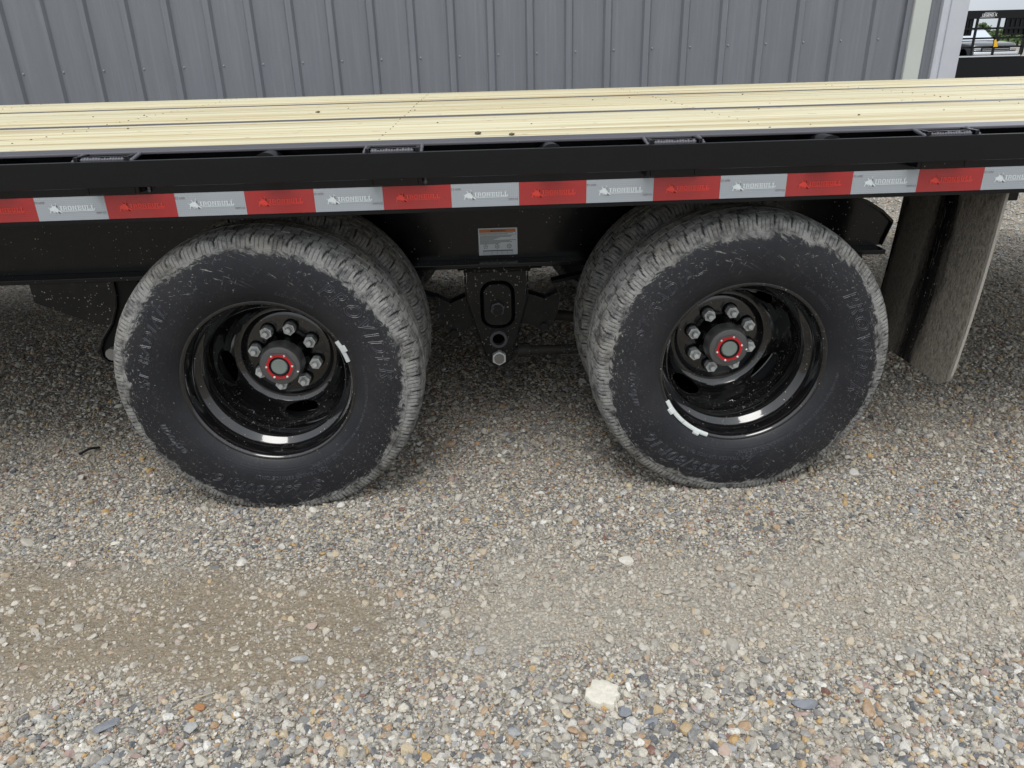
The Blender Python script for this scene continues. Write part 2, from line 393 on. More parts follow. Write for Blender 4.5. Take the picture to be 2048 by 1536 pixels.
# ------------------------------------------------------------------ mesh helpers
def setp(o, label=None, cat=None, group=None, kind=None):
    if label: o['label'] = label
    if cat: o['category'] = cat
    if group: o['group'] = group
    if kind: o['kind'] = kind
    return o
def empty(name, loc=(0, 0, 0), parent=None, rot=(0, 0, 0)):
    o = bpy.data.objects.new(name, None); COL.objects.link(o); o.location = loc; o.rotation_euler = rot
    o.empty_display_size = .1
    if parent: o.parent = parent
    return o
def link(name, me, parent=None, loc=(0, 0, 0), rot=(0, 0, 0)):
    o = bpy.data.objects.new(name, me); COL.objects.link(o); o.location = loc; o.rotation_euler = rot
    if parent: o.parent = parent
    return o
class MB:
    def __init__(s): s.v = []; s.f = []
    def add(s, vs, fs):
        k = len(s.v); s.v += [tuple(v) for v in vs]; s.f += [tuple(i + k for i in f) for f in fs]; return s
    def box(s, x0, x1, y0, y1, z0, z1, b=0):
        if b:
            bm = bmesh.new(); bmesh.ops.create_cube(bm, size=1)
            for v in bm.verts: v.co = Vector(((x0 + x1) / 2 + v.co.x * (x1 - x0), (y0 + y1) / 2 + v.co.y * (y1 - y0), (z0 + z1) / 2 + v.co.z * (z1 - z0)))
            bmesh.ops.bevel(bm, geom=bm.edges[:], offset=b, segments=2, profile=.5, affect='EDGES')
            bm.verts.index_update(); s.add([v.co[:] for v in bm.verts], [[v.index for v in f.verts] for f in bm.faces]); bm.free(); return s
        V = [(x, y, z) for x in (x0, x1) for y in (y0, y1) for z in (z0, z1)]
        return s.add(V, [(0, 1, 3, 2), (4, 6, 7, 5), (0, 4, 5, 1), (2, 3, 7, 6), (0, 2, 6, 4), (1, 5, 7, 3)])
    def prism(s, pts, y0, y1):      # polygon in xz, extruded along y
        n = len(pts); V = [(x, y0, z) for x, z in pts] + [(x, y1, z) for x, z in pts]
        return s.add(V, [tuple(range(n)), tuple(range(2 * n - 1, n - 1, -1))] + [(i, i + n, (i + 1) % n + n, (i + 1) % n) for i in range(n)])
    def tube(s, p, q, r, n=20, r1=None, caps=True):
        p = Vector(p); q = Vector(q); d = (q - p).normalized(); a = d.orthogonal().normalized(); b = d.cross(a); r1 = r if r1 is None else r1
        V = []
        for c, rr in ((p, r), (q, r1)):
            for i in range(n):
                t = 2 * PI * i / n; V.append(c + (a * math.cos(t) + b * math.sin(t)) * rr)
        F = [(i, (i + 1) % n, (i + 1) % n + n, i + n) for i in range(n)]
        if caps: F += [tuple(range(n - 1, -1, -1)), tuple(range(n, 2 * n))]
        return s.add(V, F)
    def path(s, pts, r, n=8):
        for a, b in zip(pts[:-1], pts[1:]): s.tube(a, b, r, n)
        return s
    def lathe(s, prof, n=96, close=False):  # prof (y, r), axis y
        V = []
        for y, r in prof:
            for i in range(n):
                t = 2 * PI * i / n; V.append((r * math.cos(t), y, r * math.sin(t)))
        F = []; m = len(prof)
        for j in range(m - 1 + (1 if close else 0)):
            k = (j + 1) % m
            for i in range(n): F.append((j * n + i, j * n + (i + 1) % n, k * n + (i + 1) % n, k * n + i))
        return s.add(V, F)
    def mesh(s, name, mat, smooth=None):
        me = bpy.data.meshes.new(name); me.from_pydata(s.v, [], s.f); me.materials.append(mat)
        bm = bmesh.new(); bm.from_mesh(me); bmesh.ops.recalc_face_normals(bm, faces=bm.faces[:]); bm.to_mesh(me); bm.free()
        if smooth:
            me.shade_smooth()
            try: me.set_sharp_from_angle(angle=R(smooth))
            except Exception: pass
        me.update(); return me
    def build(s, name, mat, parent=None, smooth=None, loc=(0, 0, 0), rot=(0, 0, 0)):
        return link(name, s.mesh(name, mat, smooth), parent, loc, rot)
def pbox(name, mat, parent, *a, b=0):
    return MB().box(*a, b=b).build(name, mat, parent, 20 if b else None)
def weld(pts, r, jitter=.35):
    mb = MB()
    for a, b in zip(pts[:-1], pts[1:]):
        a = Vector(a); b = Vector(b); L = (b - a).length; k = max(1, int(L / (r * 1.1)))
        for i in range(k):
            p = a.lerp(b, (i + .5) / k); bm = bmesh.new(); bmesh.ops.create_icosphere(bm, subdivisions=1, radius=r * random.uniform(1 - jitter * .5, 1 + jitter))
            for v in bm.verts: v.co += p
            bm.verts.index_update(); mb.add([v.co[:] for v in bm.verts], [[v.index for v in f.verts] for f in bm.faces]); bm.free()
    return mb
def text_data(s, size=1., extrude=0., bevel=0., fill='BOTH', shear=0., space=1., align='LEFT', offset=0.):
    cu = bpy.data.curves.new('t', 'FONT'); cu.body = s; cu.size = size; cu.extrude = extrude; cu.bevel_depth = bevel
    cu.bevel_resolution = 0; cu.fill_mode = fill; cu.shear = shear; cu.space_character = space; cu.align_x = align; cu.resolution_u = 4; cu.offset = offset
    o = bpy.data.objects.new('t', cu); COL.objects.link(o); bpy.context.view_layer.update()
    me = bpy.data.meshes.new_from_object(o.evaluated_get(bpy.context.evaluated_depsgraph_get()))
    V = [v.co[:] for v in me.vertices]; F = [tuple(p.vertices) for p in me.polygons]
    bpy.data.objects.remove(o); bpy.data.curves.remove(cu); bpy.data.meshes.remove(me)
    return V, F

# ------------------------------------------------------------------ ground sheet
def gh(x, y):
    return .005 + .007 * mn.noise(Vector((x * .9 + 4, (y + .12 * x) * 6.0, 2.2))) + .006 * mn.noise(Vector((x * 1.3, y * 1.9, 3.1))) + .0055 * mn.noise(Vector((x * 4.1, y * 5.3, 7.7))) + sum(.013 * math.exp(-((x - c) / .15) ** 2 - ((y - .012) / .035) ** 2) + .010 * math.exp(-((abs(x - c) - .15) / .05) ** 2 - ((y - .15) / .10) ** 2) for c in (.4228, 1.642)) + (.0022 * mn.noise(Vector((x * 15, y * 17, 1.7))))
def axis(a, b, step, far, g=1.28):
    xs = list(np.arange(a, b + 1e-6, step)); s = step; x = b
    while x < far: s *= g; x += s; xs.append(x)
    s = step; x = a
    while x > -far: s *= g; x -= s; xs.insert(0, x)
    return xs
gx = axis(-1.6, 3.8, .025, 420); gy = axis(-1.4, 2.6, .025, 420)
V = [(x, y, gh(x, y) if (abs(x) < 12 and abs(y) < 12) else .005 - .45 * max(0, min(1, (y - 23) / 8))) for y in gy for x in gx]
nx = len(gx); F = [(j * nx + i, j * nx + i + 1, (j + 1) * nx + i + 1, (j + 1) * nx + i) for j in range(len(gy) - 1) for i in range(nx - 1)]
g = MB().add(V, F).build('gravel_ground', MAT['ground'], None, 180); setp(g, kind='structure')

# ------------------------------------------------------------------ loose gravel (stuff)
src = bpy.data.collections.new('stone_sources')
def stone_mesh(seed, sub=2, flatz=.6, mat=None):
    rs = np.random.default_rng(seed)
    bm = bmesh.new(); bmesh.ops.create_icosphere(bm, subdivisions=sub, radius=1)
    ax = np.array([rs.uniform(.75, 1.15), rs.uniform(.55, .95), rs.uniform(flatz - .15, flatz + .15)])
    P = np.array([v.co[:] for v in bm.verts])
    for _ in range(rs.integers(8, 13)):
        nrm = rs.normal(size=3); nrm /= np.linalg.norm(nrm); d = rs.uniform(.50, .80)
        t = P @ nrm - d; P = P - np.outer(np.maximum(t, 0) * .92, nrm)
    P *= ax
    for v, p in zip(bm.verts, P):
        q = Vector(p); v.co = q * (1 + .05 * mn.noise(q * 2.2 + Vector((seed, 0, 0))))
    me = bpy.data.meshes.new('stone'); bm.to_mesh(me); bm.free(); me.materials.append(mat or MAT['stone'])
    me.shade_smooth()
    try: me.set_sharp_from_angle(angle=R(16))
    except Exception: pass
    return me
NS = 14
for i in range(NS):
    o = bpy.data.objects.new('stone_source_%02d' % i, stone_mesh(100 + i)); src.objects.link(o)
pts = []; scl = []
def brown_w(x, y):
    n1 = mn.noise(Vector((x * 3.2, y * 3.2, .3))) * .28; n2 = mn.noise(Vector((x * 3.2 + 5, y * 3.2 + 3, .9))) * .17
    l = abs(y + n2 + .42 + (x + n1 - .4) * .10)
    return max(0, min(1, (.26 - l) / .14)) * max(0, min(1, (1.35 - x - n1) / .70))
def scatter(n, x0, x1, y0, y1, s0, s1, widen=True, thin=1.):
    xs = rng.uniform(0, 1, n); ys = rng.uniform(y0, y1, n)
    ss = s0 * (s1 / s0) ** (rng.uniform(0, 1, n) ** 1.5)
    for u, y, s in zip(xs, ys, ss):
        if widen:   # visible ground widens with distance
            d = y + 1.72; xc = .98 + .035 * d; hw = .72 * d + .28; x = xc + (u * 2 - 1) * hw
        else: x = x0 + u * (x1 - x0)
        b = brown_w(x, y)
        cl = mn.noise(Vector((x * 5, y * 5, 9))) * .5 + .5
        if s < .0055:
            if random.random() < b * .75 + (cl - .5) * .5: continue
        elif s < .011:
            if random.random() < b * (.80 if s < .0078 else .45) + (cl - .5) * .6: continue
        elif random.random() < b * .25: continue
        pts.append((x, y, gh(x, y) + s * (.22 if b < .4 else .02))); scl.append(s)
scatter(60000, 0, 0, -1.05, .10, .0017, .0032)
scatter(62000, 0, 0, -1.05, .75, .0030, .0062)
scatter(11500, 0, 0, -1.05, .9, .0060, .0098)
scatter(1500, 0, 0, -1.05, .6, .0090, .0150)
scatter(1400, 0, 0, -.15, .10, .0040, .0080)
scatter(60, 0, 0, -1.0, .2, .015, .020)
scatter(42000, 0, 0, .75, 3.0, .0045, .0085)
scatter(6000, 0, 0, .6, 3.0, .008, .014)
scatter(40000, 1.2, 9.0, 2.6, 9.0, .007, .014, False)
# colourful coarser strip at the very front and a loose drift in front of the left wheel
scatter(2200, 0, 0, -1.05, -.72, .0075, .0150)
scatter(900, 0, 0, -.74, -.60, .0070, .0125)
me = bpy.data.meshes.new('loose_gravel'); me.from_pydata(pts, [], [])
N = len(pts)
A = me.attributes.new('scl', 'FLOAT_VECTOR', 'POINT'); sv = np.repeat(np.array(scl)[:, None], 3, 1) * rng.uniform(.85, 1.2, (N, 3)); A.data.foreach_set('vector', sv.ravel().astype(np.float32))
A = me.attributes.new('rot', 'FLOAT_VECTOR', 'POINT'); rv = np.c_[rng.normal(0, .35, N), rng.normal(0, .35, N), rng.uniform(0, 6.283, N)]; A.data.foreach_set('vector', rv.ravel().astype(np.float32))
A = me.attributes.new('pick', 'INT', 'POINT'); A.data.foreach_set('value', rng.integers(0, NS, N).astype(np.int32))
gravel = link('loose_gravel', me); setp(gravel, 'loose mixed grey, tan and rust gravel stones covering the whole yard', 'gravel', kind='stuff')
ng = bpy.data.node_groups.new('gravel_scatter', 'GeometryNodeTree')
ng.interface.new_socket('Geometry', in_out='INPUT', socket_type='NodeSocketGeometry'); ng.interface.new_socket('Geometry', in_out='OUTPUT', socket_type='NodeSocketGeometry')
gi = ng.nodes.new('NodeGroupInput'); go = ng.nodes.new('NodeGroupOutput')
iop = ng.nodes.new('GeometryNodeInstanceOnPoints'); ci = ng.nodes.new('GeometryNodeCollectionInfo'); ci.inputs['Collection'].default_value = src
ci.inputs['Separate Children'].default_value = True; ci.inputs['Reset Children'].default_value = True
iop.inputs['Pick Instance'].default_value = True
def named(nm, t):
    a = ng.nodes.new('GeometryNodeInputNamedAttribute'); a.data_type = t; a.inputs['Name'].default_value = nm; return [s for s in a.outputs if s.enabled][0]
e2r = ng.nodes.new('FunctionNodeEulerToRotation')
L = ng.links.new
m2p = ng.nodes.new('GeometryNodeMeshToPoints')
L(gi.outputs[0], m2p.inputs['Mesh']); L(m2p.outputs[0], iop.inputs['Points']); L(ci.outputs[0], iop.inputs['Instance'])
L(named('rot', 'FLOAT_VECTOR'), e2r.inputs[0]); L(e2r.outputs[0], iop.inputs['Rotation']); L(named('scl', 'FLOAT_VECTOR'), iop.inputs['Scale']); L(named('pick', 'INT'), iop.inputs['Instance Index'])
L(iop.outputs[0], go.inputs[0])
md = gravel.modifiers.new('scatter', 'NODES'); md.node_group = ng

# ------------------------------------------------------------------ metal building
WX0, WY0, WA = -1.624, 3.081, .0098
KB = 1.333
bld = empty('metal_building', (.9795 + KB * (WX0 - .9795), -1.712 + KB * (WY0 + 1.712), 1.1373 * (1 - KB)), None, (0, 0, WA)); bld.scale = (KB, KB, KB)
setp(bld, 'charcoal ribbed steel building wall behind the trailer with pale corner trim', 'building')
PER = .2286
def wall_profile(x0, x1):
    # front face at local y=0, ribs stand out towards -y; rib sits left of each screw line
    out = []
    k = math.floor(x0 / PER) - 1
    while k * PER < x1 + PER:
        c = k * PER - .040
        out += [(c - .028, 0), (c - .017, -.023), (c + .015, -.023), (c + .027, 0), (c + .070, 0), (c + .082, -.0018), (c + .094, -.0018), (c + .106, 0), (c + .130, 0), (c + .142, -.0018), (c + .154, -.0018), (c + .166, 0)]
        k += 1
    pts_ = [(x0, 0)] + [p for p in out if x0 < p[0] < x1] + [(x1, 0)]
    return pts_
def panel(x0, x1, z0, z1, parent):
    pr = wall_profile(x0, x1); n = len(pr)
    V = [(x, y, z0) for x, y in pr] + [(x, y, z1) for x, y in pr]
    return MB().add(V, [(i, i + 1, i + 1 + n, i + n) for i in range(n - 1)]).build('wall_panel', MAT['siding'], parent)
XC = 5.16            # local x where the panels stop at the post
xs = [XC - .9144 * i for i in range(0, 14)]
for i in range(13):
    p = panel(xs[i + 1], xs[i], .33, 3.6, bld); p.location.y = .0012 * (i % 2)
sm = MB().lathe([(-.006, 0.0001), (-.0055, .0028), (-.003, .004), (-.002, .004), (-.002, .0055), (.0, .006)], 10).mesh('screw', MAT['screw'], 40)
for k in range(-14, 23):
    link('screw', sm, bld, (k * PER, -.0005, 1.0804 + .0127 * k * PER))
# plinth, corner, post, return wall, roof
pbox('base_trim', MAT['siding'], bld, XC - 11.8, XC + .36, -.03, .0, .24, .36)
pbox('post', MAT['trim_cream'], bld, XC + .035, XC + .135, -.045, .03, 0, 3.6, b=.006)
pbox('inner_trim', MAT['siding'], bld, XC - .0, XC + .034, -.026, .03, 0, 3.6)
pr = [(XC + .137, -.008), (XC + .16, -.020), (XC + .19, -.008), (XC + .213, -.008)]
MB().add([(x, y, 0) for x, y in pr] + [(x, y, 3.6) for x, y in pr], [(i, i + 1, i + 5, i + 4) for i in range(3)]).build('wall_panel', MAT['siding'], bld)
MB().box(XC + .214, XC + .226, -.034, .03, 0, 3.6, b=.003).box(XC + .2265, XC + .262, -.024, .03, 0, 3.6).box(XC + .2625, XC + .372, -.036, .12, 0, 3.6, b=.004).build('corner_trim', MAT['trim_light'], bld, 40)
pbox('return_wall', MAT['siding'], bld, XC + .30, XC + .36, .121, 9, 0, 3.6)
MB().add([(XC - 12, -.25, 3.55), (XC + .6, -.25, 3.55), (XC + .6, 5, 4.6), (XC - 12, 5, 4.6), (XC - 12, -.25, 3.62), (XC + .6, -.25, 3.62), (XC + .6, 5, 4.67), (XC - 12, 5, 4.67)],
         [(0, 1, 2, 3), (4, 7, 6, 5), (0, 4, 5, 1), (1, 5, 6, 2), (2, 6, 7, 3), (3, 7, 4, 0)]).build('roof', MAT['roof'], bld)

# ------------------------------------------------------------------ trailer
T = empty('flatbed_trailer', (1.0, 1.15, 0))
setp(T, 'black deckover flatbed trailer with pale pine plank deck and dual wheels', 'trailer')
TP = empty  # parts are placed in world coordinates under T
def tpart(name, mb, mat, smooth=None, loc=(0, 0, 0), rot=(0, 0, 0)):
    o = mb.build(name, mat, T, smooth, (loc[0] - 1.0, loc[1] - 1.15, loc[2]), rot)
    if name == 'weld_bead': o['kind'] = 'stuff'
    return o
XA, XB = -4.6, 4.4
# deck planks
def planks(y0, y1, n):
    w = (y1 - y0) / n
    for i in range(n):
        a = y0 + i * w + .00015; b = y0 + (i + 1) * w - .00015; dz = random.uniform(-.0003, .0003)
        tpart('deck_plank', MB().box(XA + .05, XB - .05, a, b, .914, .952 + dz), MAT['wood'])
planks(.122, .763, 4); planks(.819, 1.587, 5); planks(1.645, 2.300, 4)
tpart('hold_down_strip', MB().box(XA + .05, XB - .05, .764, .818, .93, .9535, b=.002), MAT['strip'], 20)
tpart('hold_down_strip', MB().box(XA + .05, XB - .05, 1.588, 1.644, .93, .9532, b=.002), MAT['strip'], 20)
sc_ = MB()
for k in range(-9, 9, 2):
    x = .25 + .47 * k + .025
    for y0, y1, n in ((.122, .763, 4), (.819, 1.587, 5), (1.645, 2.300, 4)):
        w = (y1 - y0) / n
        for i in range(n):
            for f in (.22, .78): sc_.tube((x + random.uniform(-.006, .006), y0 + (i + f) * w, .950), (x, y0 + (i + f) * w, .9526), .0024, 8)
o = tpart('deck_screw', sc_, flat('bronze_deck_screw', (.10, .075, .05), .5)); o['kind'] = 'stuff'
# side channel (near, far)
def channel(y, s, top=.957):
    mb = MB(); g = lambda p, q: sorted((y + s * p, y + s * q))
    mb.box(XA, XB, *g(0, .008), .806, .902, b=.0015)
    mb.box(XA, XB, *g(.0085, .050), .896, .902); mb.box(XA, XB, *g(.0505, .058), .806, top - .0065)
    mb.box(XA, XB, *g(.0085, .050), .806, .814)
    return mb
tpart('deck_edge_rail', MB().box(XA, XB, -.001, .062, .951, .957, b=.002).box(XA, XB, .063, .120, .948, .9535, b=.0015), MAT['strip'], 20)
tpart('deck_edge_rail', MB().box(XA, XB, 2.295, 2.358, .942, .948, b=.002), MAT['strip'], 20)
tpart('side_channel', channel(0, 1), MAT['paint_clean'], 20)
tpart('side_channel', channel(2.357, -1, .948), MAT['paint_clean'], 20)
for y0, y1, zt in ((-.069, -.061, .947), (2.418, 2.426, .93)):
    tpart('rub_rail', MB().box(XA, XB, y0, y1, zt - .054, zt, b=.0015), MAT['paint_clean'], 20)
# stake pockets and pipe spools in the gap
PX = [(.136 + .6045 * k) for k in range(-7, 7)]
for x in PX:
    for fy in (0, 1):
        y = (lambda v: v) if fy == 0 else (lambda v: 2.357 - v)
        def bb(mb, x0, x1, a, b, z0, z1, be=.0012):
            a, b = sorted((y(a), y(b))); mb.box(x0, x1, a, b, z0, z1, b=be)
        mb = MB(); w = .114
        bb(mb, x, x + .008, -.0440, -.0015, .876, .9555); bb(mb, x + w - .008, x + w, -.0440, -.0015, .876, .9555)
        bb(mb, x, x + .008, -.0605, -.0445, .900, .9555); bb(mb, x + w - .008, x + w, -.0605, -.0445, .900, .9555)
        bb(mb, x + .0085, x + w - .0085, -.0440, -.036, .876, .954)
        p = tpart('stake_pocket', mb, MAT['paint'], 20)
        if fy: p.location.z -= .022
        if fy == 0:
            wm = weld([(x - .003, -.058, .946), (x - .003, -.004, .955)], .0036)
            wm.add(*(lambda q: (q.v, q.f))(weld([(x + w + .003, -.058, .946), (x + w + .003, -.004, .955)], .0040)))
            wm.add(*(lambda q: (q.v, q.f))(weld([(x + .012, -.052, .9475), (x + w - .014, -.052, .9475)], .0052)))
            wm.add(*(lambda q: (q.v, q.f))(weld([(x + w + .004, -.004, .893), (x + w + .004, -.004, .872)], .0042)))
            ww = wm.build('weld_bead', MAT['strip'], p, 60); ww['kind'] = 'stuff'  # weld highlights come from the lighter base colour
            tpart('pipe_spool', MB().tube((x + .395, -.0605, .926), (x + .395, -.0015, .925), .028, 28), MAT['paint'], 40)
# crossmembers
for k in range(-9, 9):
    x = .25 + .47 * k
    tpart('crossmember', MB().box(x, x + .006, .06, 2.29, .83, .9125).box(x + .0065, x + .05, .06, 2.29, .83, .836), MAT['dark'])
# main beams
def beam(yw, s):
    mb = MB()
    poly = [(XA, .535), (2.262, .535), (2.285, .605), (2.245, .640), (2.190, .672), (2.11, .698), (1.86, .80), (XA, .80)]
    a, b = sorted((yw, yw + s * .010)); mb.prism(poly, a, b)
    a, b = sorted((yw - s * .062, yw + s * .072)); mb.box(XA, 2.25, a, b, .520, .5345, b=.002)
    # top flange follows the raked end
    for (xa, za), (xb, zb) in zip([(XA, .8005), (1.86, .8005), (2.11, .6985), (2.19, .6725), (2.245, .6405), (2.285, .6055)], [(1.86, .8005), (2.11, .6985), (2.19, .6725), (2.245, .6405), (2.285, .6055), (2.262, .5355)]):
        a, b = sorted((yw - s * .012, yw + s * .075))
        mb.add([(xa, a, za), (xb, a, zb), (xb, b, zb), (xa, b, za), (xa, a, za + .010), (xb, a, zb + .010), (xb, b, zb + .010), (xa, b, za + .010)],
               [(0, 1, 2, 3), (4, 7, 6, 5), (0, 4, 5, 1), (1, 5, 6, 2), (2, 6, 7, 3), (3, 7, 4, 0)])
    return mb
tpart('main_beam', beam(.620, 1), MAT['paint_dirty'], 20)
tpart('main_beam', beam(1.737, -1), MAT['paint_dirty'], 20)
tpart('weld_bead', weld([(.9, .557, .519), (1.16, .557, .519)], .003), MAT['paint_dirty'], 60)
tpart('bump_stop', MB().box(2.16, 2.20, .60, .66, .40, .5195, b=.003), MAT['dark'], 20)
# warning decal on the beam web
dec = tpart('warning_decal', MB().box(.968, 1.090, .6185, .6197, .5465, .6315), MAT['decal'])
def on_decal(name, quads, mat, y=.6181):
    mb = MB()
    for i, (x0, x1, z0, z1) in enumerate(quads): mb.box(x0 - 1.0, x1 - 1.0, y - 1.15, y + .0003 - 1.15, z0, z1)
    return mb.build(name, mat, dec) if False else None
def dsub(name, mb, mat): return mb.build(name, mat, dec)
dx0, dz1 = .968, .6315
mb = MB(); mb.box(dx0 + .003, dx0 + .117, .6179, .6184, dz1 - .0125, dz1 - .0035); dsub('orange_band', mb, MAT['decal_orange'])
mb = MB()
for a in ((.003, .117, .0128, .0134), (.003, .117, .0212, .0218), (.003, .0036, .0136, .0210), (.1164, .117, .0136, .0210), (.003, .117, .0030, .0034)):
    mb.box(dx0 + a[0], dx0 + a[1], .6180, .6184, dz1 - a[3], dz1 - a[2])
rows = [(.0150, 0, .112), (.0178, .0, .092), (.0235, .006, .106), (.0262, .003, .104), (.0289, .003, .070), (.0316, .003, .060), (.0343, .003, .050), (.0375, .003, .117), (.0402, .003, .098), (.0429, .003, .108), (.0456, .003, .07), (.0483, .003, .062)]
for z, a, b in rows:
    x = max(a, .005)
    while x < b - .003:
        w = random.uniform(.002, .008); mb.box(dx0 + x, dx0 + min(x + w, b), .6181, .6184, dz1 - z - .0014, dz1 - z); x += w + .0011
dsub('small_print', mb, MAT['decal_ink'])
mb = MB()
for j, (cx, nn) in enumerate(((.022, 5), (.058, 6), (.096, 8))):
    cz = dz1 - .0575
    ringp = lambda r, k: (dx0 + cx + r * math.cos(k), cz + r * math.sin(k))
    for i in range(16):
        t0, t1 = 2 * PI * i / 16, 2 * PI * (i + 1) / 16
        q = [ringp(.0048, t0), ringp(.0048, t1), ringp(.0056, t1), ringp(.0056, t0)]
        mb.prism(q, .6181, .6184)
    for i in range(nn):
        t = 2 * PI * i / nn + PI / 2; x, z = ringp(.0068, t); mb.box(x - .0011, x + .0011, .6180, .6184, z - .0011, z + .0011)
    mb.box(dx0 + cx - .0025, dx0 + cx + .0025, .6181, .6184, cz - .001, cz + .001)
for i in range(5): mb.box(dx0 + .013, dx0 + .107, .6181, .6184, dz1 - .0695 - i * .0033, dz1 - .0691 - i * .0033)
for x in (.013, .041, .058, .073, .09, .1066): mb.box(dx0 + x, dx0 + x + .0005, .6178, .6180, dz1 - .0828, dz1 - .0695)
mb.box(dx0 + .0135, dx0 + .1065, .6182, .6184, dz1 - .0725, dz1 - .0700)
dsub('wheel_diagrams', mb, MAT['decal_ink'])
V, F = text_data('WARNING', .0085, align='CENTER', offset=.0001)
mb = MB().add([(dx0 + .066 + v[0], .6176, dz1 - .0112 + v[1]) for v in V], F)
mb.prism([(dx0 + .038, dz1 - .0112), (dx0 + .0462, dz1 - .0112), (dx0 + .0421, dz1 - .0047)], .6176, .6178)
dsub('warning_word', mb, MAT['decal_black'])
for ch in dec.children: ch.location = (0, 0, 0)

# reflective tape with logo
def slab(letter):
    w, h, t = .62, 1., .2
    Q = {'I': [((0, 0), (.42, 0), (.42, t * .8), (0, t * .8)), ((0, 1 - t * .8), (.42, 1 - t * .8), (.42, 1), (0, 1)), ((.11, .16), (.31, .16), (.31, .84), (.11, .84))],
         'R': [((0, 0), (.3, 0), (.3, .15), (0, .15)), ((.07, .15), (.25, .15), (.25, 1), (.07, 1)), ((.25, .82), (.55, .82), (.62, .74), (.25, .74 + .08)), ((.25, .84), (.56, .84), (.50, 1), (.25, 1)), ((.47, .5), (.66, .5), (.66, .84), (.47, .84)), ((.25, .38), (.6, .38), (.66, .5), (.25, .5)), ((.40, .38), (.58, .38), (.74, 0), (.55, 0))],
         'O': [((.0, .2), (.2, .2), (.2, .8), (0, .8)), ((.46, .2), (.66, .2), (.66, .8), (.46, .8)), ((.12, 0), (.54, 0), (.66, .2), (0, .2)), ((0, .8), (.66, .8), (.54, 1), (.12, 1))],
         'N': [((0, 0), (.3, 0), (.3, .15), (0, .15)), ((.07, .15), (.24, .15), (.24, 1), (.07, 1)), ((.24, 1), (.24, .72), (.52, .05), (.52, .33)), ((.52, 0), (.70, 0), (.70, .86), (.52, .86)), ((.45, .86), (.78, .86), (.78, 1), (.45, 1))],
         'B': [((.0, 0), (.25, 0), (.25, .15), (0, .15)), ((.0, .85), (.25, .85), (.25, 1), (0, 1)), ((.07, .15), (.25, .15), (.25, .85), (.07, .85)), ((.25, 0), (.58, 0), (.66, .16), (.25, .16)), ((.25, .84), (.62, .84), (.55, 1), (.25, 1)), ((.25, .42), (.5, .42), (.5, .58), (.25, .58)), ((.47, .16), (.66, .16), (.66, .42), (.5, .42)), ((.5, .58), (.64, .58), (.62, .84), (.45, .84))],
         'U': [((0, .85), (.3, .85), (.3, 1), (0, 1)), ((.42, .85), (.72, .85), (.72, 1), (.42, 1)), ((.06, .2), (.24, .2), (.24, .85), (.06, .85)), ((.48, .2), (.66, .2), (.66, .85), (.48, .85)), ((.16, 0), (.56, 0), (.66, .2), (.06, .2))],
         'L': [((0, 0), (.62, 0), (.62, .17), (0, .17)), ((.07, .17), (.26, .17), (.26, .85), (.07, .85)), ((0, .85), (.33, .85), (.33, 1), (0, 1)), ((.48, .17), (.62, .17), (.62, .36), (.48, .36))]}
    return Q[letter]
ADV = {'I': .50, 'R': .80, 'O': .74, 'N': .86, 'B': .74, 'U': .80, 'L': .70}
BULL = [(545, 490), (560, 490), (572, 512), (610, 487), (640, 477), (628, 452), (622, 418), (632, 420), (642, 445), (665, 459), (700, 456), (710, 432), (708, 398), (722, 402), (736, 428), (730, 458), (714, 477), (737, 500), (752, 540), (800, 565), (822, 605), (790, 600), (742, 566), (730, 575), (742, 605), (710, 603), (690, 580), (672, 576), (690, 605), (655, 600), (625, 562), (602, 560), (590, 580), (584, 606), (558, 606), (574, 570), (578, 532), (562, 508)]
def tz(px, py): return (px - 300) * .000107, -(py - (290 - (px - 280) * .0225)) * .000106
def logo_mesh(mat):
    mb = MB(); y = -.0026
    P = [tz(*p) for p in BULL]; bm = bmesh.new(); vs_ = [bm.verts.new((p[0], y, p[1])) for p in P]; bm.faces.new(vs_); bmesh.ops.triangulate(bm, faces=bm.faces[:]); bm.verts.index_update()
    mb.add([v.co[:] for v in bm.verts], [[v.index for v in f.verts] for f in bm.faces]); bm.free()
    x = 0; tot = sum(ADV[c] for c in 'IRONBULL'); (xa, za) = tz(785, 550); (xb, zb) = tz(1500, 548); W = (xb - xa) / tot; H = .0098; k = 0
    for c in 'IRONBULL':
        for q in slab(c):
            k += 1; yy_ = y - .00002 * (k % 7)
            mb.add([(xa + (x + a * 1.0) * W, yy_, za + b * H) for a, b in q], [(0, 1, 2, 3)])
        x += ADV[c]
    (xc, _) = tz(815, 0); (xd, _) = tz(1475, 0)
    mb.add([(xc, y, za - .0024), (xd, y, za - .0024), (xd, y, za - .0010), (xc, y, za - .0010)], [(0, 1, 2, 3)])
    (xe, ze) = tz(1455, 420); mb.box(xe - .0007, xe + .0007, y, y + .0003, ze - .0007, ze + .0007)
    return mb.mesh('logo', mat)
lw, lr = logo_mesh(MAT['logo_white']), logo_mesh(MAT['logo_red'])
V, F = text_data('DOT-C2', .0058); V2, F2 = text_data('DOT C2', .0058)
mb = MB().add([(.1285 + v[0], -.0026, -.0380 + v[1]) for v in V], F).add([(.0215 - v[0], -.0026, -.0075 - v[1] - .001) for v in V2], F2)
dot = mb.mesh('dot_mark', MAT['print_red'])
seg_w = MB().box(0, .1522, -.0016, -.0003, -.0508, 0).mesh('reflective_tape', MAT['tape_white'])
seg_r = MB().box(0, .1522, -.0016, -.0003, -.0508, 0).mesh('reflective_tape', MAT['tape_red'])
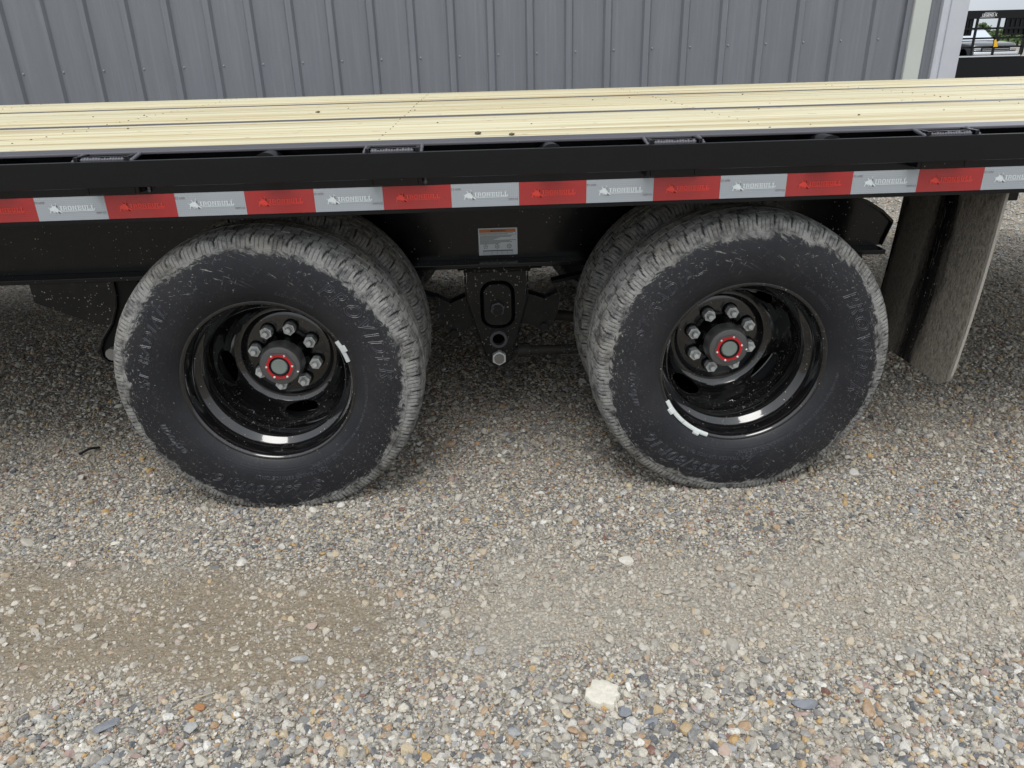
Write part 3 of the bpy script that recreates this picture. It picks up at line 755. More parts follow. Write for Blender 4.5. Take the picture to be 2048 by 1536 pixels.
for k in range(-8, 24):
    s = link('reflective_tape', seg_w if k % 2 == 0 else seg_r, T, (k * .1524 - 1.0, -1.15, .8668))
    if -3 <= k <= 17:
        link('logo', lw if k % 2 == 0 else lr, s)
        if k % 2 == 0: link('safety_code', dot, s)['kind'] = 'stuff'

# spring hanger bracket in the middle
BR = empty('spring_hanger', (1.02 - 1.0, .60 - 1.15, .50), T)
def sub(name, mb, mat, par, smooth=40):   # mesh given in world coordinates, re-based to its parent
    o = mb.build(name, mat, par, smooth)
    m = Matrix.Identity(4); p = par
    while p is not None: m = Matrix.LocRotScale(p.location, p.rotation_euler, (1, 1, 1)) @ m; p = p.parent
    for v in o.data.vertices: v.co = m.inverted() @ v.co
    if name == 'weld_bead': o['kind'] = 'stuff'
    return o
arc = [(1.02 + .040 * math.sin(a), .209 - .034 * math.cos(a)) for a in np.linspace(-1.25, 1.25, 9)]
poly = [(.927, .506), (.923, .418)] + arc + [(1.114, .412), (1.114, .506)]
sub('front_plate', MB().prism(poly, .596, .606), MAT['bracket'], BR)
sub('back_plate', MB().prism(poly, .70, .71), MAT['bracket'], BR)
sub('side_web', MB().box(.928, .936, .6065, .6995, .40, .505).box(1.105, 1.113, .6065, .6995, .40, .505), MAT['bracket'], BR)
sub('cap_plate', MB().box(.917, 1.128, .575, .72, .5065, .519, b=.002), MAT['bracket'], BR)
wm = weld([(.918, .592, .503), (1.126, .592, .503)], .0045); q = weld([(.921, .594, .50), (.920, .594, .415), (.978, .594, .21)], .0028); wm.add(q.v, q.f); q = weld([(1.119, .594, .50), (1.118, .594, .41), (1.062, .594, .21)], .0028); wm.add(q.v, q.f)
sub('weld_bead', wm, MAT['bracket'], BR, 60)
def stadium(w, h, cx, cz, c=.4, n=5):
    P = []
    for sx, sz in ((1, 1), (-1, 1), (-1, -1), (1, -1)):
        ex, ez = w * c, w * c
        for i in range(n):
            t = i / (n - 1) * PI / 2
            a = {(1, 1): t, (-1, 1): PI / 2 + t, (-1, -1): PI + t, (1, -1): 1.5 * PI + t}[(sx, sz)]
            P.append((cx + sx * (w - ex) + ex * math.cos(a), cz + sz * (h - ez) + ez * math.sin(a)))
    return P
o1 = stadium(.056, .080, 1.021, .389, .75); i1 = stadium(.044, .068, 1.021, .389, .7)
n_ = len(o1)
mb = MB().add([(x, .5955, z) for x, z in o1] + [(x, .588, z) for x, z in [(a * .35 + b * .65, c * .35 + d * .65) for (a, c), (b, d) in zip(o1, i1)]] + [(x, .5935, z) for x, z in i1],
              [(i, (i + 1) % n_, (i + 1) % n_ + n_, i + n_) for i in range(n_)] + [(i + n_, (i + 1) % n_ + n_, (i + 1) % n_ + 2 * n_, i + 2 * n_) for i in range(n_)])
sub('recess_rim', mb, MAT['paint'], BR, 60)
sub('washer_plate', MB().prism(i1, .5925, .5955), MAT['bracket'], BR)
def hexn(cx, cz, r, y0, y1, ph=0): return MB().prism([(cx + r * math.cos(ph + i * PI / 3), cz + r * math.sin(ph + i * PI / 3)) for i in range(6)], y0, y1)
sub('bolt', hexn(1.02, .380, .0235, .576, .592, .3), MAT['strip'], BR, 0)
sub('bolt_end', MB().tube((1.02, .569, .378), (1.02, .5755, .378), .0165, 18), MAT['bracket'], BR)
mb = MB().lathe([(.0, .020), (-.016, .020), (-.016, .029), (.0, .031)], 28); mb2 = MB().add([(1.02 + x, .595 + y, .275 + z) for x, y, z in mb.v], mb.f)
sub('bushing_ring', mb2, MAT['strip'], BR)
sub('bore_shade_disc', MB().tube((1.02, .5935, .275), (1.02, .5948, .275), .0195, 24), MAT['bore'], BR)  # flat disc, its blackness imitates the shade of an open hole
sub('bottom_bolt', hexn(1.02, .2085, .0245, .578, .5955, .52), MAT['zinc'], BR, 0)
sub('bottom_bolt_end', MB().tube((1.02, .572, .2085), (1.02, .5775, .2085), .016, 18), MAT['dirty_zinc'], BR)
# equalizer
EQ = empty('equalizer', (1.02 - 1.0, .65 - 1.15, .36), T)
left = [(.930, .414), (.866, .387), (.820, .412), (.822, .375), (.836, .330), (.858, .277), (.874, .266), (.894, .274), (.925, .306), (.95, .31)]
right = [(1.09, .31), (1.118, .306), (1.147, .295), (1.172, .277), (1.201, .300), (1.220, .345), (1.224, .395), (1.218, .414), (1.179, .392), (1.11, .416)]
full = left[::1] + right[::1]
sub('side_plate', MB().prism(full + [(1.02, .45)], .632, .642), MAT['bracket'], EQ)
sub('side_plate', MB().prism(full + [(1.02, .45)], .675, .685), MAT['bracket'], EQ)
for a, b in (((.866, .389), (.930, .416)), ((.822, .410), (.866, .389)), ((1.179, .394), (1.112, .418)), ((1.179, .394), (1.217, .412))):
    sub('bridge_plate', MB().add([(a[0], .6425, a[1] - .004), (b[0], .6425, b[1] - .004), (b[0], .6745, b[1] - .004), (a[0], .6745, a[1] - .004), (a[0], .6425, a[1] - .012), (b[0], .6425, b[1] - .012), (b[0], .6745, b[1] - .012), (a[0], .6745, a[1] - .012)], [(0, 1, 2, 3), (4, 7, 6, 5), (0, 4, 5, 1), (1, 5, 6, 2), (2, 6, 7, 3), (3, 7, 4, 0)]), MAT['bracket'], EQ, 0)
sub('bolt', MB().tube((.874, .618, .287), (.874, .6315, .287), .013, 6), MAT['bracket'], EQ)
sub('bolt', MB().tube((1.172, .618, .300), (1.172, .6315, .300), .013, 6), MAT['bracket'], EQ)
# adjusting rod towards the rear axle
RD = empty('radius_rod', (1.2 - 1.0, .65 - 1.15, .21), T)
sub('rod', MB().tube((1.05, .65, .207), (1.60, .65, .20), .0165, 20), MAT['rod'], RD)
sub('clamp', MB().tube((1.085, .65, .207), (1.125, .65, .207), .0245, 20).box(1.092, 1.118, .630, .646, .170, .190, b=.003), MAT['rod'], RD)
sub('rod', MB().tube((1.19, .72, .31), (1.62, .72, .24), .018, 16), MAT['rod'], RD)
# front hanger: gusset plate and curved strap
FG = empty('front_hanger', (-.25 - 1.0, .62 - 1.15, .45), T)
sub('gusset_plate', MB().prism([(-.440, .519), (-.440, .446), (-.237, .352), (-.200, .36), (-.178, .519)], .616, .622), MAT['bracket'], FG)
st = [(-.172, .515), (-.172, .47), (-.180, .43), (-.205, .375), (-.245, .325), (-.262, .29), (-.262, .262), (-.243, .243), (-.20, .235), (-.12, .25), (-.10, .32), (-.10, .515)]
sub('strap', MB().prism(st, .60, .606), MAT['dark'], FG)
sub('strap', MB().prism(st, .68, .686), MAT['dark'], FG)
edge = []
for (a, b), (c, d) in zip(st[:8], st[1:9]): edge.append(((a, .594, b), (c, .594, d)))
mb = MB()
for a, b in edge: mb.tube(a, b, .006, 8)
sub('strap_edge', mb, MAT['paint'], FG)
sub('bolt', MB().tube((-.225, .58, .275), (-.225, .599, .275), .020, 20), MAT['dirty_zinc'], FG)
# leaf springs and axles
for x, hx0, hx1 in ((.4228, -.22, .84), (1.642, 1.20, 2.26)):
    for y in (.66, 1.70):
        SP = empty('leaf_spring', (x - 1.0, y - 1.15, .42), T)
        for j in range(4):
            L0 = x - (x - hx0) * (1 - .2 * j); L1 = x + (hx1 - x) * (1 - .2 * j); P = []
            for i in range(9):
                t = i / 8; xx = L0 + (L1 - L0) * t; u = (xx - x) / (hx1 - x); P.append((xx, .50 - .012 * j - .10 * u * u))
            mb = MB().prism([(a, b) for a, b in P] + [(a, b - .010) for a, b in P[::-1]], y - .022, y + .022); sub('leaf', mb, MAT['dark'], SP)
    AX = empty('axle', (x - 1.0, 0, .378), T)
    sub('axle_tube', MB().tube((x, .50, .378), (x, 1.86, .378), .055, 24), MAT['dark'], AX)
    for y in (.50, 1.66): sub('brake_drum', MB().tube((x, y, .378), (x, y + .10, .378), .165, 40), MAT['dark'], AX)
# mud flap: hangs across the trailer behind the rear duals, leaning slightly
FW, FH = .45, .535
mb = MB(); nxf, nzf = 40, 24; V = []
for side in (0, 1):
    for j in range(nzf + 1):
        for i in range(nxf + 1):
            u = i / nxf; z = -FH * j / nzf; rr = 1
            xx = u * FW
            zz = z
            if j > nzf - 4:  # rounded lower near corner
                lim = .04; d = (-z) - (FH - lim)
                k = lim - math.sqrt(max(0, lim * lim - max(0, d) ** 2)); xx = k + u * (FW - 2 * k)
            bulge = -.012 * u * u - .004 * math.sin(u * PI * 2.0) * (-z / FH) + .004 * math.sin(u * PI) * (-z / FH) + .01 * math.sin(z * 5)
            V.append((xx, bulge + side * .007, zz))
nv = (nxf + 1) * (nzf + 1); F = []
for j in range(nzf):
    for i in range(nxf):
        a = j * (nxf + 1) + i; F.append((a, a + 1, a + nxf + 2, a + nxf + 1)); F.append((a + nv, a + nxf + 1 + nv, a + nxf + 2 + nv, a + 1 + nv))
rim_ = [i for i in range(nxf + 1)] + [j * (nxf + 1) + nxf for j in range(1, nzf + 1)] + [nzf * (nxf + 1) + i for i in range(nxf - 1, -1, -1)] + [j * (nxf + 1) for j in range(nzf - 1, 0, -1)]
for a, b in zip(rim_, rim_[1:] + rim_[:1]): F.append((a, b, b + nv, a + nv))
MF = MB().add(V, F).build('mud_flap', MAT['flap'], T, 60)
# local x across (world +y), local y = world -x, local z up; lean: bottom forward
MF.rotation_euler = Matrix(((0, -1, 0), (1, 0, 0), (0, 0, 1))).to_euler()
MF.location = (2.222 - 1.0, .02 - 1.15, .83)
MF.rotation_euler.rotate_axis('X', R(4.5))
pbox('flap_bracket', MAT['paint'], T, 2.235 - 1.0, 2.26 - 1.0, .04 - 1.15, .62 - 1.15, .78, .83, b=.003)

# ------------------------------------------------------------------ wheels
NP, SPP = 54, 22
def tyre_profile(tread=True):
    pr = [(-.083, .2125), (-.094, .2165), (-.100, .224), (-.107, .236), (-.1125, .250), (-.1163, .268), (-.1176, .288), (-.1168, .308), (-.1145, .326), (-.1115, .340), (-.1095, .3475), (-.1088, .3512), (-.1070, .3524), (-.1060, .3545)]
    sh = [(-.1045, .3600), (-.1025, .3655), (-.0995, .3710), (-.0960, .3755), (-.0915, .3790)]
    tr = []
    nT = 57
    for i in range(nT):
        y = -.0880 + .1760 * i / (nT - 1); tr.append((y, .3915 - .0105 * (y / .088) ** 2))
    half = pr + sh
    return half, tr
def profile_y(r):
    h, _ = tyre_profile(); rs = [a[1] for a in h]; ys = [a[0] for a in h]
    return float(np.interp(r, rs, ys))
def tyre_mesh(name, mat, rotdeg=0):
    half, tr = tyre_profile()
    prof = [(y, r, 's') for y, r in half] + [(y, r, 't') for y, r in tr] + [(-y, r, 's') for y, r in half[::-1]]
    n = NP * SPP; th = np.arange(n) * 2 * PI / n; ph = np.arange(n) % SPP; blk = np.arange(n) // SPP
    rs_ = np.random.default_rng(5)
    V = np.zeros((len(prof), n, 3)); G = np.zeros((len(prof), n))
    tri = lambda t: np.abs((t % 1) * 2 - 1) * 2 - 1
    for j, (y, r, kind) in enumerate(prof):
        d = np.zeros(n); ay = abs(y); f = np.arange(n) / SPP
        if ay < .0885 and kind == 't':
            for gy_, amp, dep, hw, k in ((-.058, .0022, .0065, .0026, 1), (-.021, .0022, .0065, .0026, 1), (.021, .0022, .0065, .0026, 1), (.058, .0022, .0065, .0026, 1)):
                gc = gy_ + amp * np.sign(tri(f * 1 + (.25 if gy_ > 0 else 0))) * 1.0
                d = np.maximum(d, dep * np.clip((hw - np.abs(y - gc)) / .0012, 0, 1))
            rib = int((y + .0885) // .0375)
            off = (rib * 5) % SPP
            lat = ((ph + off) % SPP == 0) & (np.abs(((y + .0885) / .0375) % 1 - .5) < .5)
            d = np.maximum(d, np.where(lat, .0028, 0))
            lat2 = ((ph + off) % SPP == 11) & ((((y + .0885) / .0375) % 1) < .45)
            d = np.maximum(d, np.where(lat2, .002, 0))
        if .070 < ay and r > .353:
            u = (ay - .070) / .036
            c = int(round(3 * math.sin(max(0, min(1, u)) * 1.6)))
            ms = ((ph + 0 - c) % SPP); wdt = np.where((ms == 0) | (ms == 1), 1, 0)
            dep = .0042 if r > .376 else .0042 * max(0, (r - .360) / .016)
            d = np.maximum(d, wdt * dep)
            sp_ = ((ph - c) % SPP == 12) | ((ph - c) % SPP == 17) | ((ph - c) % SPP == 6)
            if r < .3795: d = np.maximum(d, np.where(sp_, .0014, 0))
        rr = r - d
        if kind == 's': 
            nrm = .6 if r > .365 else .35
            yy_ = y + np.sign(y) * (-d) * nrm
        else: yy_ = y + 0 * d
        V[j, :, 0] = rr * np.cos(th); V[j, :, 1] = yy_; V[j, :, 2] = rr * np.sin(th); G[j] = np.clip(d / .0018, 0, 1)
    a = R(rotdeg); x = V[..., 0] * math.cos(a) - V[..., 2] * math.sin(a); z = V[..., 0] * math.sin(a) + V[..., 2] * math.cos(a); V[..., 0] = x; V[..., 2] = z
    # contact patch
    zz = V[..., 2]; low = zz < -.3705; V[..., 2] = np.where(low, -.3705 + (zz + .3705) * .15, zz)
    V[..., 1] *= 1 + .05 * np.clip((-zz - .30) / .08, 0, 1)
    m = len(prof); idx = np.arange(m * n).reshape(m, n)
    Fq = np.stack([idx[:-1], np.roll(idx, -1, 1)[:-1], np.roll(idx, -1, 1)[1:], idx[1:]], -1).reshape(-1, 4)
    me = bpy.data.meshes.new(name); me.vertices.add(m * n); me.vertices.foreach_set('co', V.reshape(-1, 3).ravel().astype(np.float32))
    me.loops.add(len(Fq) * 4); me.loops.foreach_set('vertex_index', Fq.ravel().astype(np.int32)); me.polygons.add(len(Fq)); me.polygons.foreach_set('loop_start', (np.arange(len(Fq)) * 4).astype(np.int32))
    me.update(calc_edges=True); me.validate()
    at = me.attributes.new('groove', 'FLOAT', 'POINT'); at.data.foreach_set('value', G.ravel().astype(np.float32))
    me.materials.append(mat); me.shade_smooth()
    try: me.set_sharp_from_angle(angle=R(35))
    except Exception: pass
    return me
def letters(s, size, r0, a_mid, shear=0., space=1., bev=.0012, fill='NONE', stretch=1.):
    V, F = text_data(s, size, 0, bev, fill, shear, space, 'CENTER')
    out = []
    for x, y, z in V:
        a = R(a_mid) - x * stretch / r0; r = r0 + y
        out.append((r * math.cos(a), profile_y(r) - .0003 - z * .8, r * math.sin(a)))
    return out, F
def letter_mesh(items):
    mb = MB()
    for it in items:
        V, F = letters(*it[0], **it[1]); mb.add(V, F)
    return mb.mesh('lettering', MAT['letter'])

RIMP = [(-.088, .2165), (-.0935, .2205), (-.0965, .2200), (-.0975, .2165), (-.0955, .2125), (-.088, .2085), (-.078, .2065), (-.060, .2050), (-.050, .2035), (-.042, .197), (-.035, .186), (-.028, .1815), (-.010, .1800), (.022, .1795), (.030, .1815), (.036, .1860), (.052, .1870)]
# disc: (y, r) from barrel to hub flat
DISC = [(.052, .1870), (.060, .1855), (.068, .1810), (.080, .1735), (.094, .1640), (.106, .1535), (.114, .1440), (.119, .1350), (.1205, .1290), (.119, .1245), (.1165, .1215), (.116, .108), (.116, .055)]
def rim_mesh(n_holes=4):
    mb = MB().lathe(RIMP, 128)
    # back half of barrel
    mb.lathe([(.052, .1880), (.066, .193), (.075, .203), (.090, .2065), (.0965, .2190)], 96)
    # disc with hand holes: sector grid around each hole
    s = [0]
    for a, b in zip(DISC[:-1], DISC[1:]): s.append(s[-1] + math.hypot(b[0] - a[0], b[1] - a[1]))
    Y = [a[0] for a in DISC]; Rr = [a[1] for a in DISC]
    ev = lambda t: (float(np.interp(t, s, Y)), float(np.interp(t, s, Rr)))
    sa, sb = s[1], s[7]; sm_ = (sa + sb) / 2 - .003; half = (sb - sa) / 2
    sector = 2 * PI / n_holes; nseg = 64; rings = 8
    for h in range(n_holes):
        ce = h * sector; V = []; F = []
        for k in range(rings + 1):
            for i in range(nseg):
                t = 2 * PI * i / nseg; ct, st_ = math.cos(t), math.sin(t)
                ex, es = .295 * ct, .0285 * st_
                m_ = max(abs(ct), abs(st_)); qx, qs = sector / 2 * ct / m_, half * st_ / m_
                f = k / rings
                th_ = ex + (qx - ex) * f; ss = es + (qs - es) * f + sm_ + .003 * f
                y, r = ev(ss); V.append((r * math.cos(ce + th_), y, r * math.sin(ce + th_)))
        for k in range(rings):
            for i in range(nseg): F.append((k * nseg + i, k * nseg + (i + 1) % nseg, (k + 1) * nseg + (i + 1) % nseg, (k + 1) * nseg + i))
        # lip of the hole turned inward
        base = len(V)
        for i in range(nseg):
            x, y, z = V[i]; V.append((x * .985, y + .008, z * .985))
        for i in range(nseg): F.append((i, base + i, base + (i + 1) % nseg, (i + 1) % nseg))
        mb.add(V, F)
    mb.lathe(DISC[0:2], 128); mb.lathe(DISC[7:], 128)
    me = mb.mesh('rim', MAT['rim']); bm = bmesh.new(); bm.from_mesh(me); bmesh.ops.remove_doubles(bm, verts=bm.verts[:], dist=.0002); bmesh.ops.recalc_face_normals(bm, faces=bm.faces[:]); bm.to_mesh(me); bm.free()
    me.shade_smooth()
    try: me.set_sharp_from_angle(angle=R(50))
    except Exception: pass
    return me
RIM = rim_mesh()
nut_m = MB().prism([(.0168 * math.cos(i * PI / 3), .0168 * math.sin(i * PI / 3)) for i in range(6)], -.020, 0)
nut_m.lathe([(-.0205, .0125), (-.0225, .0115), (-.0225, .0100)], 18)
nut_m = nut_m.mesh('lug_nut', MAT['zinc'], 30)
stud_m = MB().lathe([(-.0225, .0085), (-.030, .0085), (-.0335, .0065), (-.0335, .0001)], 16).mesh('stud', MAT['zinc'], 50)
wash_m = MB().lathe([(.010, .0208), (.0, .0208), (-.004, .0175), (-.0045, .013)], 24).mesh('washer', MAT['rim'], 40)
hub_m = MB().lathe([(.116, .068), (.098, .066), (.082, .062), (.070, .0585), (.066, .0580)], 48).mesh('hub', MAT['paint_dirty'], 40)
cap_m = MB().lathe([(.066, .0585), (.061, .0600), (.057, .0590), (.040, .0575), (.030, .0560), (.0245, .0530), (.0225, .0480), (.0222, .0001)], 56).mesh('hub_cap', MAT['cap_dark'], 35)
def hexring(ro, ri, y0, y1):
    mb = MB(); V = []
    n = 36
    for y, kind in ((y0, 'o'), (y0, 'i'), (y1, 'o'), (y1, 'i')):
        for i in range(n):
            t = 2 * PI * i / n
            if kind == 'o':
                m_ = (t % (PI / 3)) - PI / 6; r = ro * math.cos(PI / 6) / math.cos(m_); r = min(r, ro * .965)
            else: r = ri
            V.append((r * math.cos(t), y, r * math.sin(t)))
    F = []
    for i in range(n):
        j = (i + 1) % n
        F += [(i, j, n + j, n + i), (i, 2 * n + i, 2 * n + j, j), (n + i, n + j, 3 * n + j, 3 * n + i)]
    return MB().add(V, F)
ring_m = hexring(.0392, .0275, .0175, .0222).mesh('red_ring', MAT['cap_red'], 30)
hexb_m = hexring(.0435, .0200, .0190, .0222).mesh('hex_base', MAT['cap_dark'], 30)
well_m = MB().lathe([(.0170, .0278), (.0150, .0262), (.0205, .0215)], 30).mesh('seal_ring', MAT['dark'], 40)
plug_m = MB().lathe([(.0215, .0212), (.0170, .0208), (.0160, .0195), (.0163, .0012), (.0175, .0001)], 30).mesh('plug', MAT['cap_plug'], 30)
scr_m = MB().lathe([(.0175, .0032), (.0155, .0026), (.0148, .0001)], 12).mesh('cap_screw', MAT['zinc'], 60)

def wheel(x, y, flip, tyre, kind, hole_ph, nut_ph, cap_ph, text=None, weights=(), wmat='weight'):
    W = empty('wheel', (x - 1.0, y - 1.15, .378), T, (0, 0, PI if flip else 0))
    link('tyre', tyre, W)
    link('rim', RIM, W, rot=(0, -R(hole_ph), 0))
    if text is not None: link('lettering', text, W)['kind'] = 'stuff'
    if kind == 'outer':
        for i in range(8):
            a = R(nut_ph + 45 * i); px, pz = .0835 * math.cos(a), .0835 * math.sin(a)
            link('lug_washer', wash_m, W, (px, .1085, pz))
            link('lug_nut', nut_m, W, (px, .1035, pz), (0, random.uniform(0, 1), 0)); link('stud', stud_m, W, (px, .1035, pz))
        link('hub', hub_m, W); link('hub_cap', cap_m, W)
        ro = (0, -R(cap_ph), 0)
        link('hex_base', hexb_m, W, rot=ro); link('red_ring', ring_m, W, rot=ro); link('seal_ring', well_m, W); link('hub_plug', plug_m, W)
        for i in range(6):
            a = R(cap_ph + 60 * i); link('cap_screw', scr_m, W, (.0345 * math.cos(a), 0, .0345 * math.sin(a)))
        a = R(cap_ph - 22); link('cap_screw', scr_m, W, (.0495 * math.cos(a), .0062, .0495 * math.sin(a)))
    for a0, a1, clips in weights:
        mb = MB(); n = max(4, int((a1 - a0) / 2)); V = []
        cs = [(-.0975, .2085), (-.1015, .2100), (-.1025, .2150), (-.1005, .2195), (-.0975, .2200), (-.0945, .2100)]
        for i in range(n + 1):
            t = R(a0 + (a1 - a0) * i / n)
            for yy_, r in cs: V.append((r * math.cos(t), yy_, r * math.sin(t)))
        m_ = len(cs); F = [tuple(range(m_)), tuple(n * m_ + k for k in range(m_ - 1, -1, -1))]
        for i in range(n):
            for k in range(m_): F.append((i * m_ + k, i * m_ + (k + 1) % m_, (i + 1) * m_ + (k + 1) % m_, (i + 1) * m_ + k))
        o = MB().add(V, F).build('wheel_weight', MAT[wmat], W, 50)
        mb = MB()
        for c in clips:
            V = []
            for t in (R(c - 2.2), R(c + 2.2)):
                for yy_, r in ((-.1035, .212), (-.1035, .2215), (-.1000, .2290), (-.0965, .2290), (-.0965, .212)): V.append((r * math.cos(t), yy_, r * math.sin(t)))
            mb.add(V, [(0, 1, 2, 3, 4), (9, 8, 7, 6, 5)] + [(i, i + 5, (i + 1) % 5 + 5, (i + 1) % 5) for i in range(5)])
        mb.build('weight_clip', MAT[wmat], W)
    return W
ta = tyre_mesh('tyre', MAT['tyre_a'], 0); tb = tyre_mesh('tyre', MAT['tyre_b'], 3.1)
def tyre_text(rot, extra=None):
    it = [(('PROVIDER', .048, .288, 30 + rot), dict(shear=.35, space=1.32)),
          (('ST RADIAL', .036, .287, 157 + rot), dict(shear=.25, space=1.32)),
          (('ST235/80R16', .044, .290, -97 + rot), dict(shear=.30, space=1.17)),
          (('FOR TRAILER SERVICE ONLY', .0135, .262, -84 + rot), dict(space=1.15, bev=.0005, fill='FRONT')),
          (('DOT 11C ELLTA', .010, .252, -62 + rot), dict(space=1.3, bev=.0004, fill='FRONT')),
          (('MAX LOAD SINGLE 3520 LBS AT 80 PSI COLD   MAX LOAD DUAL 3080 LBS AT 80 PSI', .0085, .246, -30 + rot), dict(space=1.1, bev=.0003, fill='FRONT')),
          (('RADIAL TUBELESS', .010, .243, 66 + rot), dict(space=1.2, bev=.0004, fill='FRONT'))]
    if extra: it += extra
    return letter_mesh(it)
la = tyre_text(0, [(('arkeon', .030, .286, -152), dict(shear=.4, space=1.1))])
lb = tyre_text(-18, [(('arkeon', .030, .286, -170), dict(shear=.4, space=1.1))])
YO, YI = .147, .440
wheel(.4228, YO, False, ta, 'outer', 8, 75, 0, la, [(14.5, 30.5, (24,))], 'weight_grey')
wheel(1.642, YO, False, tb, 'outer', 55, 74, 15, lb, [(-154, -133.5, (-146,)), (-133, -111.5, (-120,))], 'weight')
wheel(.4228, YI, True, tb, 'inner', -8, 0, 0); wheel(1.642, YI, True, ta, 'inner', -55, 0, 0)
for x in (.4228, 1.642):
    wheel(x, 2.357 - YI, False, tb, 'inner', 20, 0, 0); wheel(x, 2.357 - YO, True, ta, 'outer', 20, 10, 5)

# ------------------------------------------------------------------ single stones worth pointing at
def rock(x, y, s, mat, label, cat='stone', seed=1, sub_=3, flatz=.5, rz=0, aspect=(1, 1, 1)):
    me = stone_mesh(seed, sub_, flatz, mat)
    o = link('loose_stone', me, None, (x, y, gh(x, y) + s * .30 * aspect[2]), (0, 0, rz)); o.scale = (s * aspect[0], s * aspect[1], s * aspect[2])
    setp(o, label, cat, 'larger stones lying loose in the gravel'); return o
def rmat(name, c, c2):
    n = NT(name, .8, .3); w = n.coord('World')
    c_ = n.mix(n.noise(w, 120, 6, .75), c, c2)
    return n.fin(c_, .8, n.bump(n.noise(w, 260, 5, .7), .6, .003))
RM = {'chip': rmat('pale_concrete_chip', (.42, .39, .32), (.74, .71, .62)), 'slate': rmat('slate_stone', (.13, .14, .16), (.26, .27, .29)),
      'tan': rmat('tan_stone', (.30, .22, .13), (.46, .36, .23)), 'grey': rmat('grey_stone', (.26, .26, .25), (.42, .42, .40)), 'rust': rmat('rust_stone', (.22, .10, .05), (.40, .20, .08)), 'pink': rmat('pinkish_stone', (.32, .24, .20), (.46, .36, .30))}

# ------------------------------------------------------------------ things far behind on the right
rackT = empty('flatbed_truck_rack', (17.1, 20.3, 0))
setp(rackT, 'black truck headache rack with barred windows and a white name plate', 'truck rack')
RX0, RX1, RYY = 13.98, 15.96, 20.0
def rpart(name, mb, mat, smooth=40): return sub(name, mb, mat, rackT, smooth)
MAT['rack'] = flat('black_powder_coat', (.005, .0055, .007), .35, spec=.25)
def rrect(x0, x1, z0, z1, r, n=6):
    P = []
    for cx, cz, a0 in ((x1 - r, z1 - r, 0), (x0 + r, z1 - r, PI / 2), (x0 + r, z0 + r, PI), (x1 - r, z0 + r, 1.5 * PI)):
        for i in range(n): a = a0 + PI / 2 * i / (n - 1); P.append((cx + r * math.cos(a), cz + r * math.sin(a)))
    return P
oR, iR = rrect(RX0, RX1, .62, 1.80, .14), rrect(RX0 + .09, RX1 - .07, .70, 1.60, .05)
n_ = len(oR)
V = [(x, RYY, z) for x, z in oR] + [(x, RYY, z) for x, z in iR] + [(x, RYY + .08, z) for x, z in oR] + [(x, RYY + .08, z) for x, z in iR]
F = []
for i in range(n_):
    j = (i + 1) % n_; F += [(i, j, n_ + j, n_ + i), (2 * n_ + i, 3 * n_ + i, 3 * n_ + j, 2 * n_ + j), (i, 2 * n_ + i, 2 * n_ + j, j), (n_ + i, n_ + j, 3 * n_ + j, 3 * n_ + i)]
rpart('frame', MB().add(V, F), MAT['rack'])
for z, w in ((1.36, .05), (1.12, .045), (.90, .045)): rpart('cross_bar', MB().box(RX0 + .08, RX1 - .06, RYY + .02, RYY + .06, z - w / 2, z + w / 2), MAT['rack'])
for x in (14.50, 15.10): rpart('upright_bar', MB().box(x - .03, x + .03, RYY - .02, RYY + .015, .70, 1.61), MAT['rack'])
for x0, x1 in ((RX0 + .085, RX0 + .46), (15.31, RX1 - .065)):
    rpart('louvre_plate', MB().box(x0, x1, RYY + .0605, RYY + .078, 1.19, 1.61), MAT['rack'])
    for k in range(4): rpart('louvre', MB().box(x0 + .02 + k * (x1 - x0 - .05) / 4, x0 + .045 + k * (x1 - x0 - .05) / 4, RYY + .03, RYY + .060, 1.23, 1.57, b=.004), MAT['rack'])
rpart('sill', MB().box(RX0 + .09, RX1 - .07, RYY - .015, RYY + .07, .655, .69), MAT['trim_light'])
rpart('lower_panel', MB().box(RX0 - .1, RX1 + .25, RYY + .01, RYY + .06, -.0, .65), MAT['rack'])
rpart('side_board', MB().box(RX0 - .12, RX0 - .05, RYY + .07, RYY + 2.4, .15, .62), MAT['rack']); rpart('side_board', MB().box(RX1 - .02, RX1 + .06, RYY + .07, RYY + 2.4, .15, .62), MAT['rack'])
V, F = text_data('LEGEND X', .10, offset=.002, space=1.05)
rpart('name_plate', MB().add([(14.60 + v[0] * .82, RYY - .004, 1.655 + v[1]) for v in V], F).box(14.56, 14.95, RYY - .004, RYY - .002, 1.632, 1.639).box(14.66, 14.96, RYY - .004, RYY - .002, 1.745, 1.751), flat('white_lettering', (.75, .76, .78), .5))
rpart('yellow_flag', MB().prism([(15.06, 1.07), (15.10, 1.09), (15.19, .90), (15.07, .90)], RYY - .04, RYY - .03), flat('yellow_flag', (.75, .42, .01), .5))

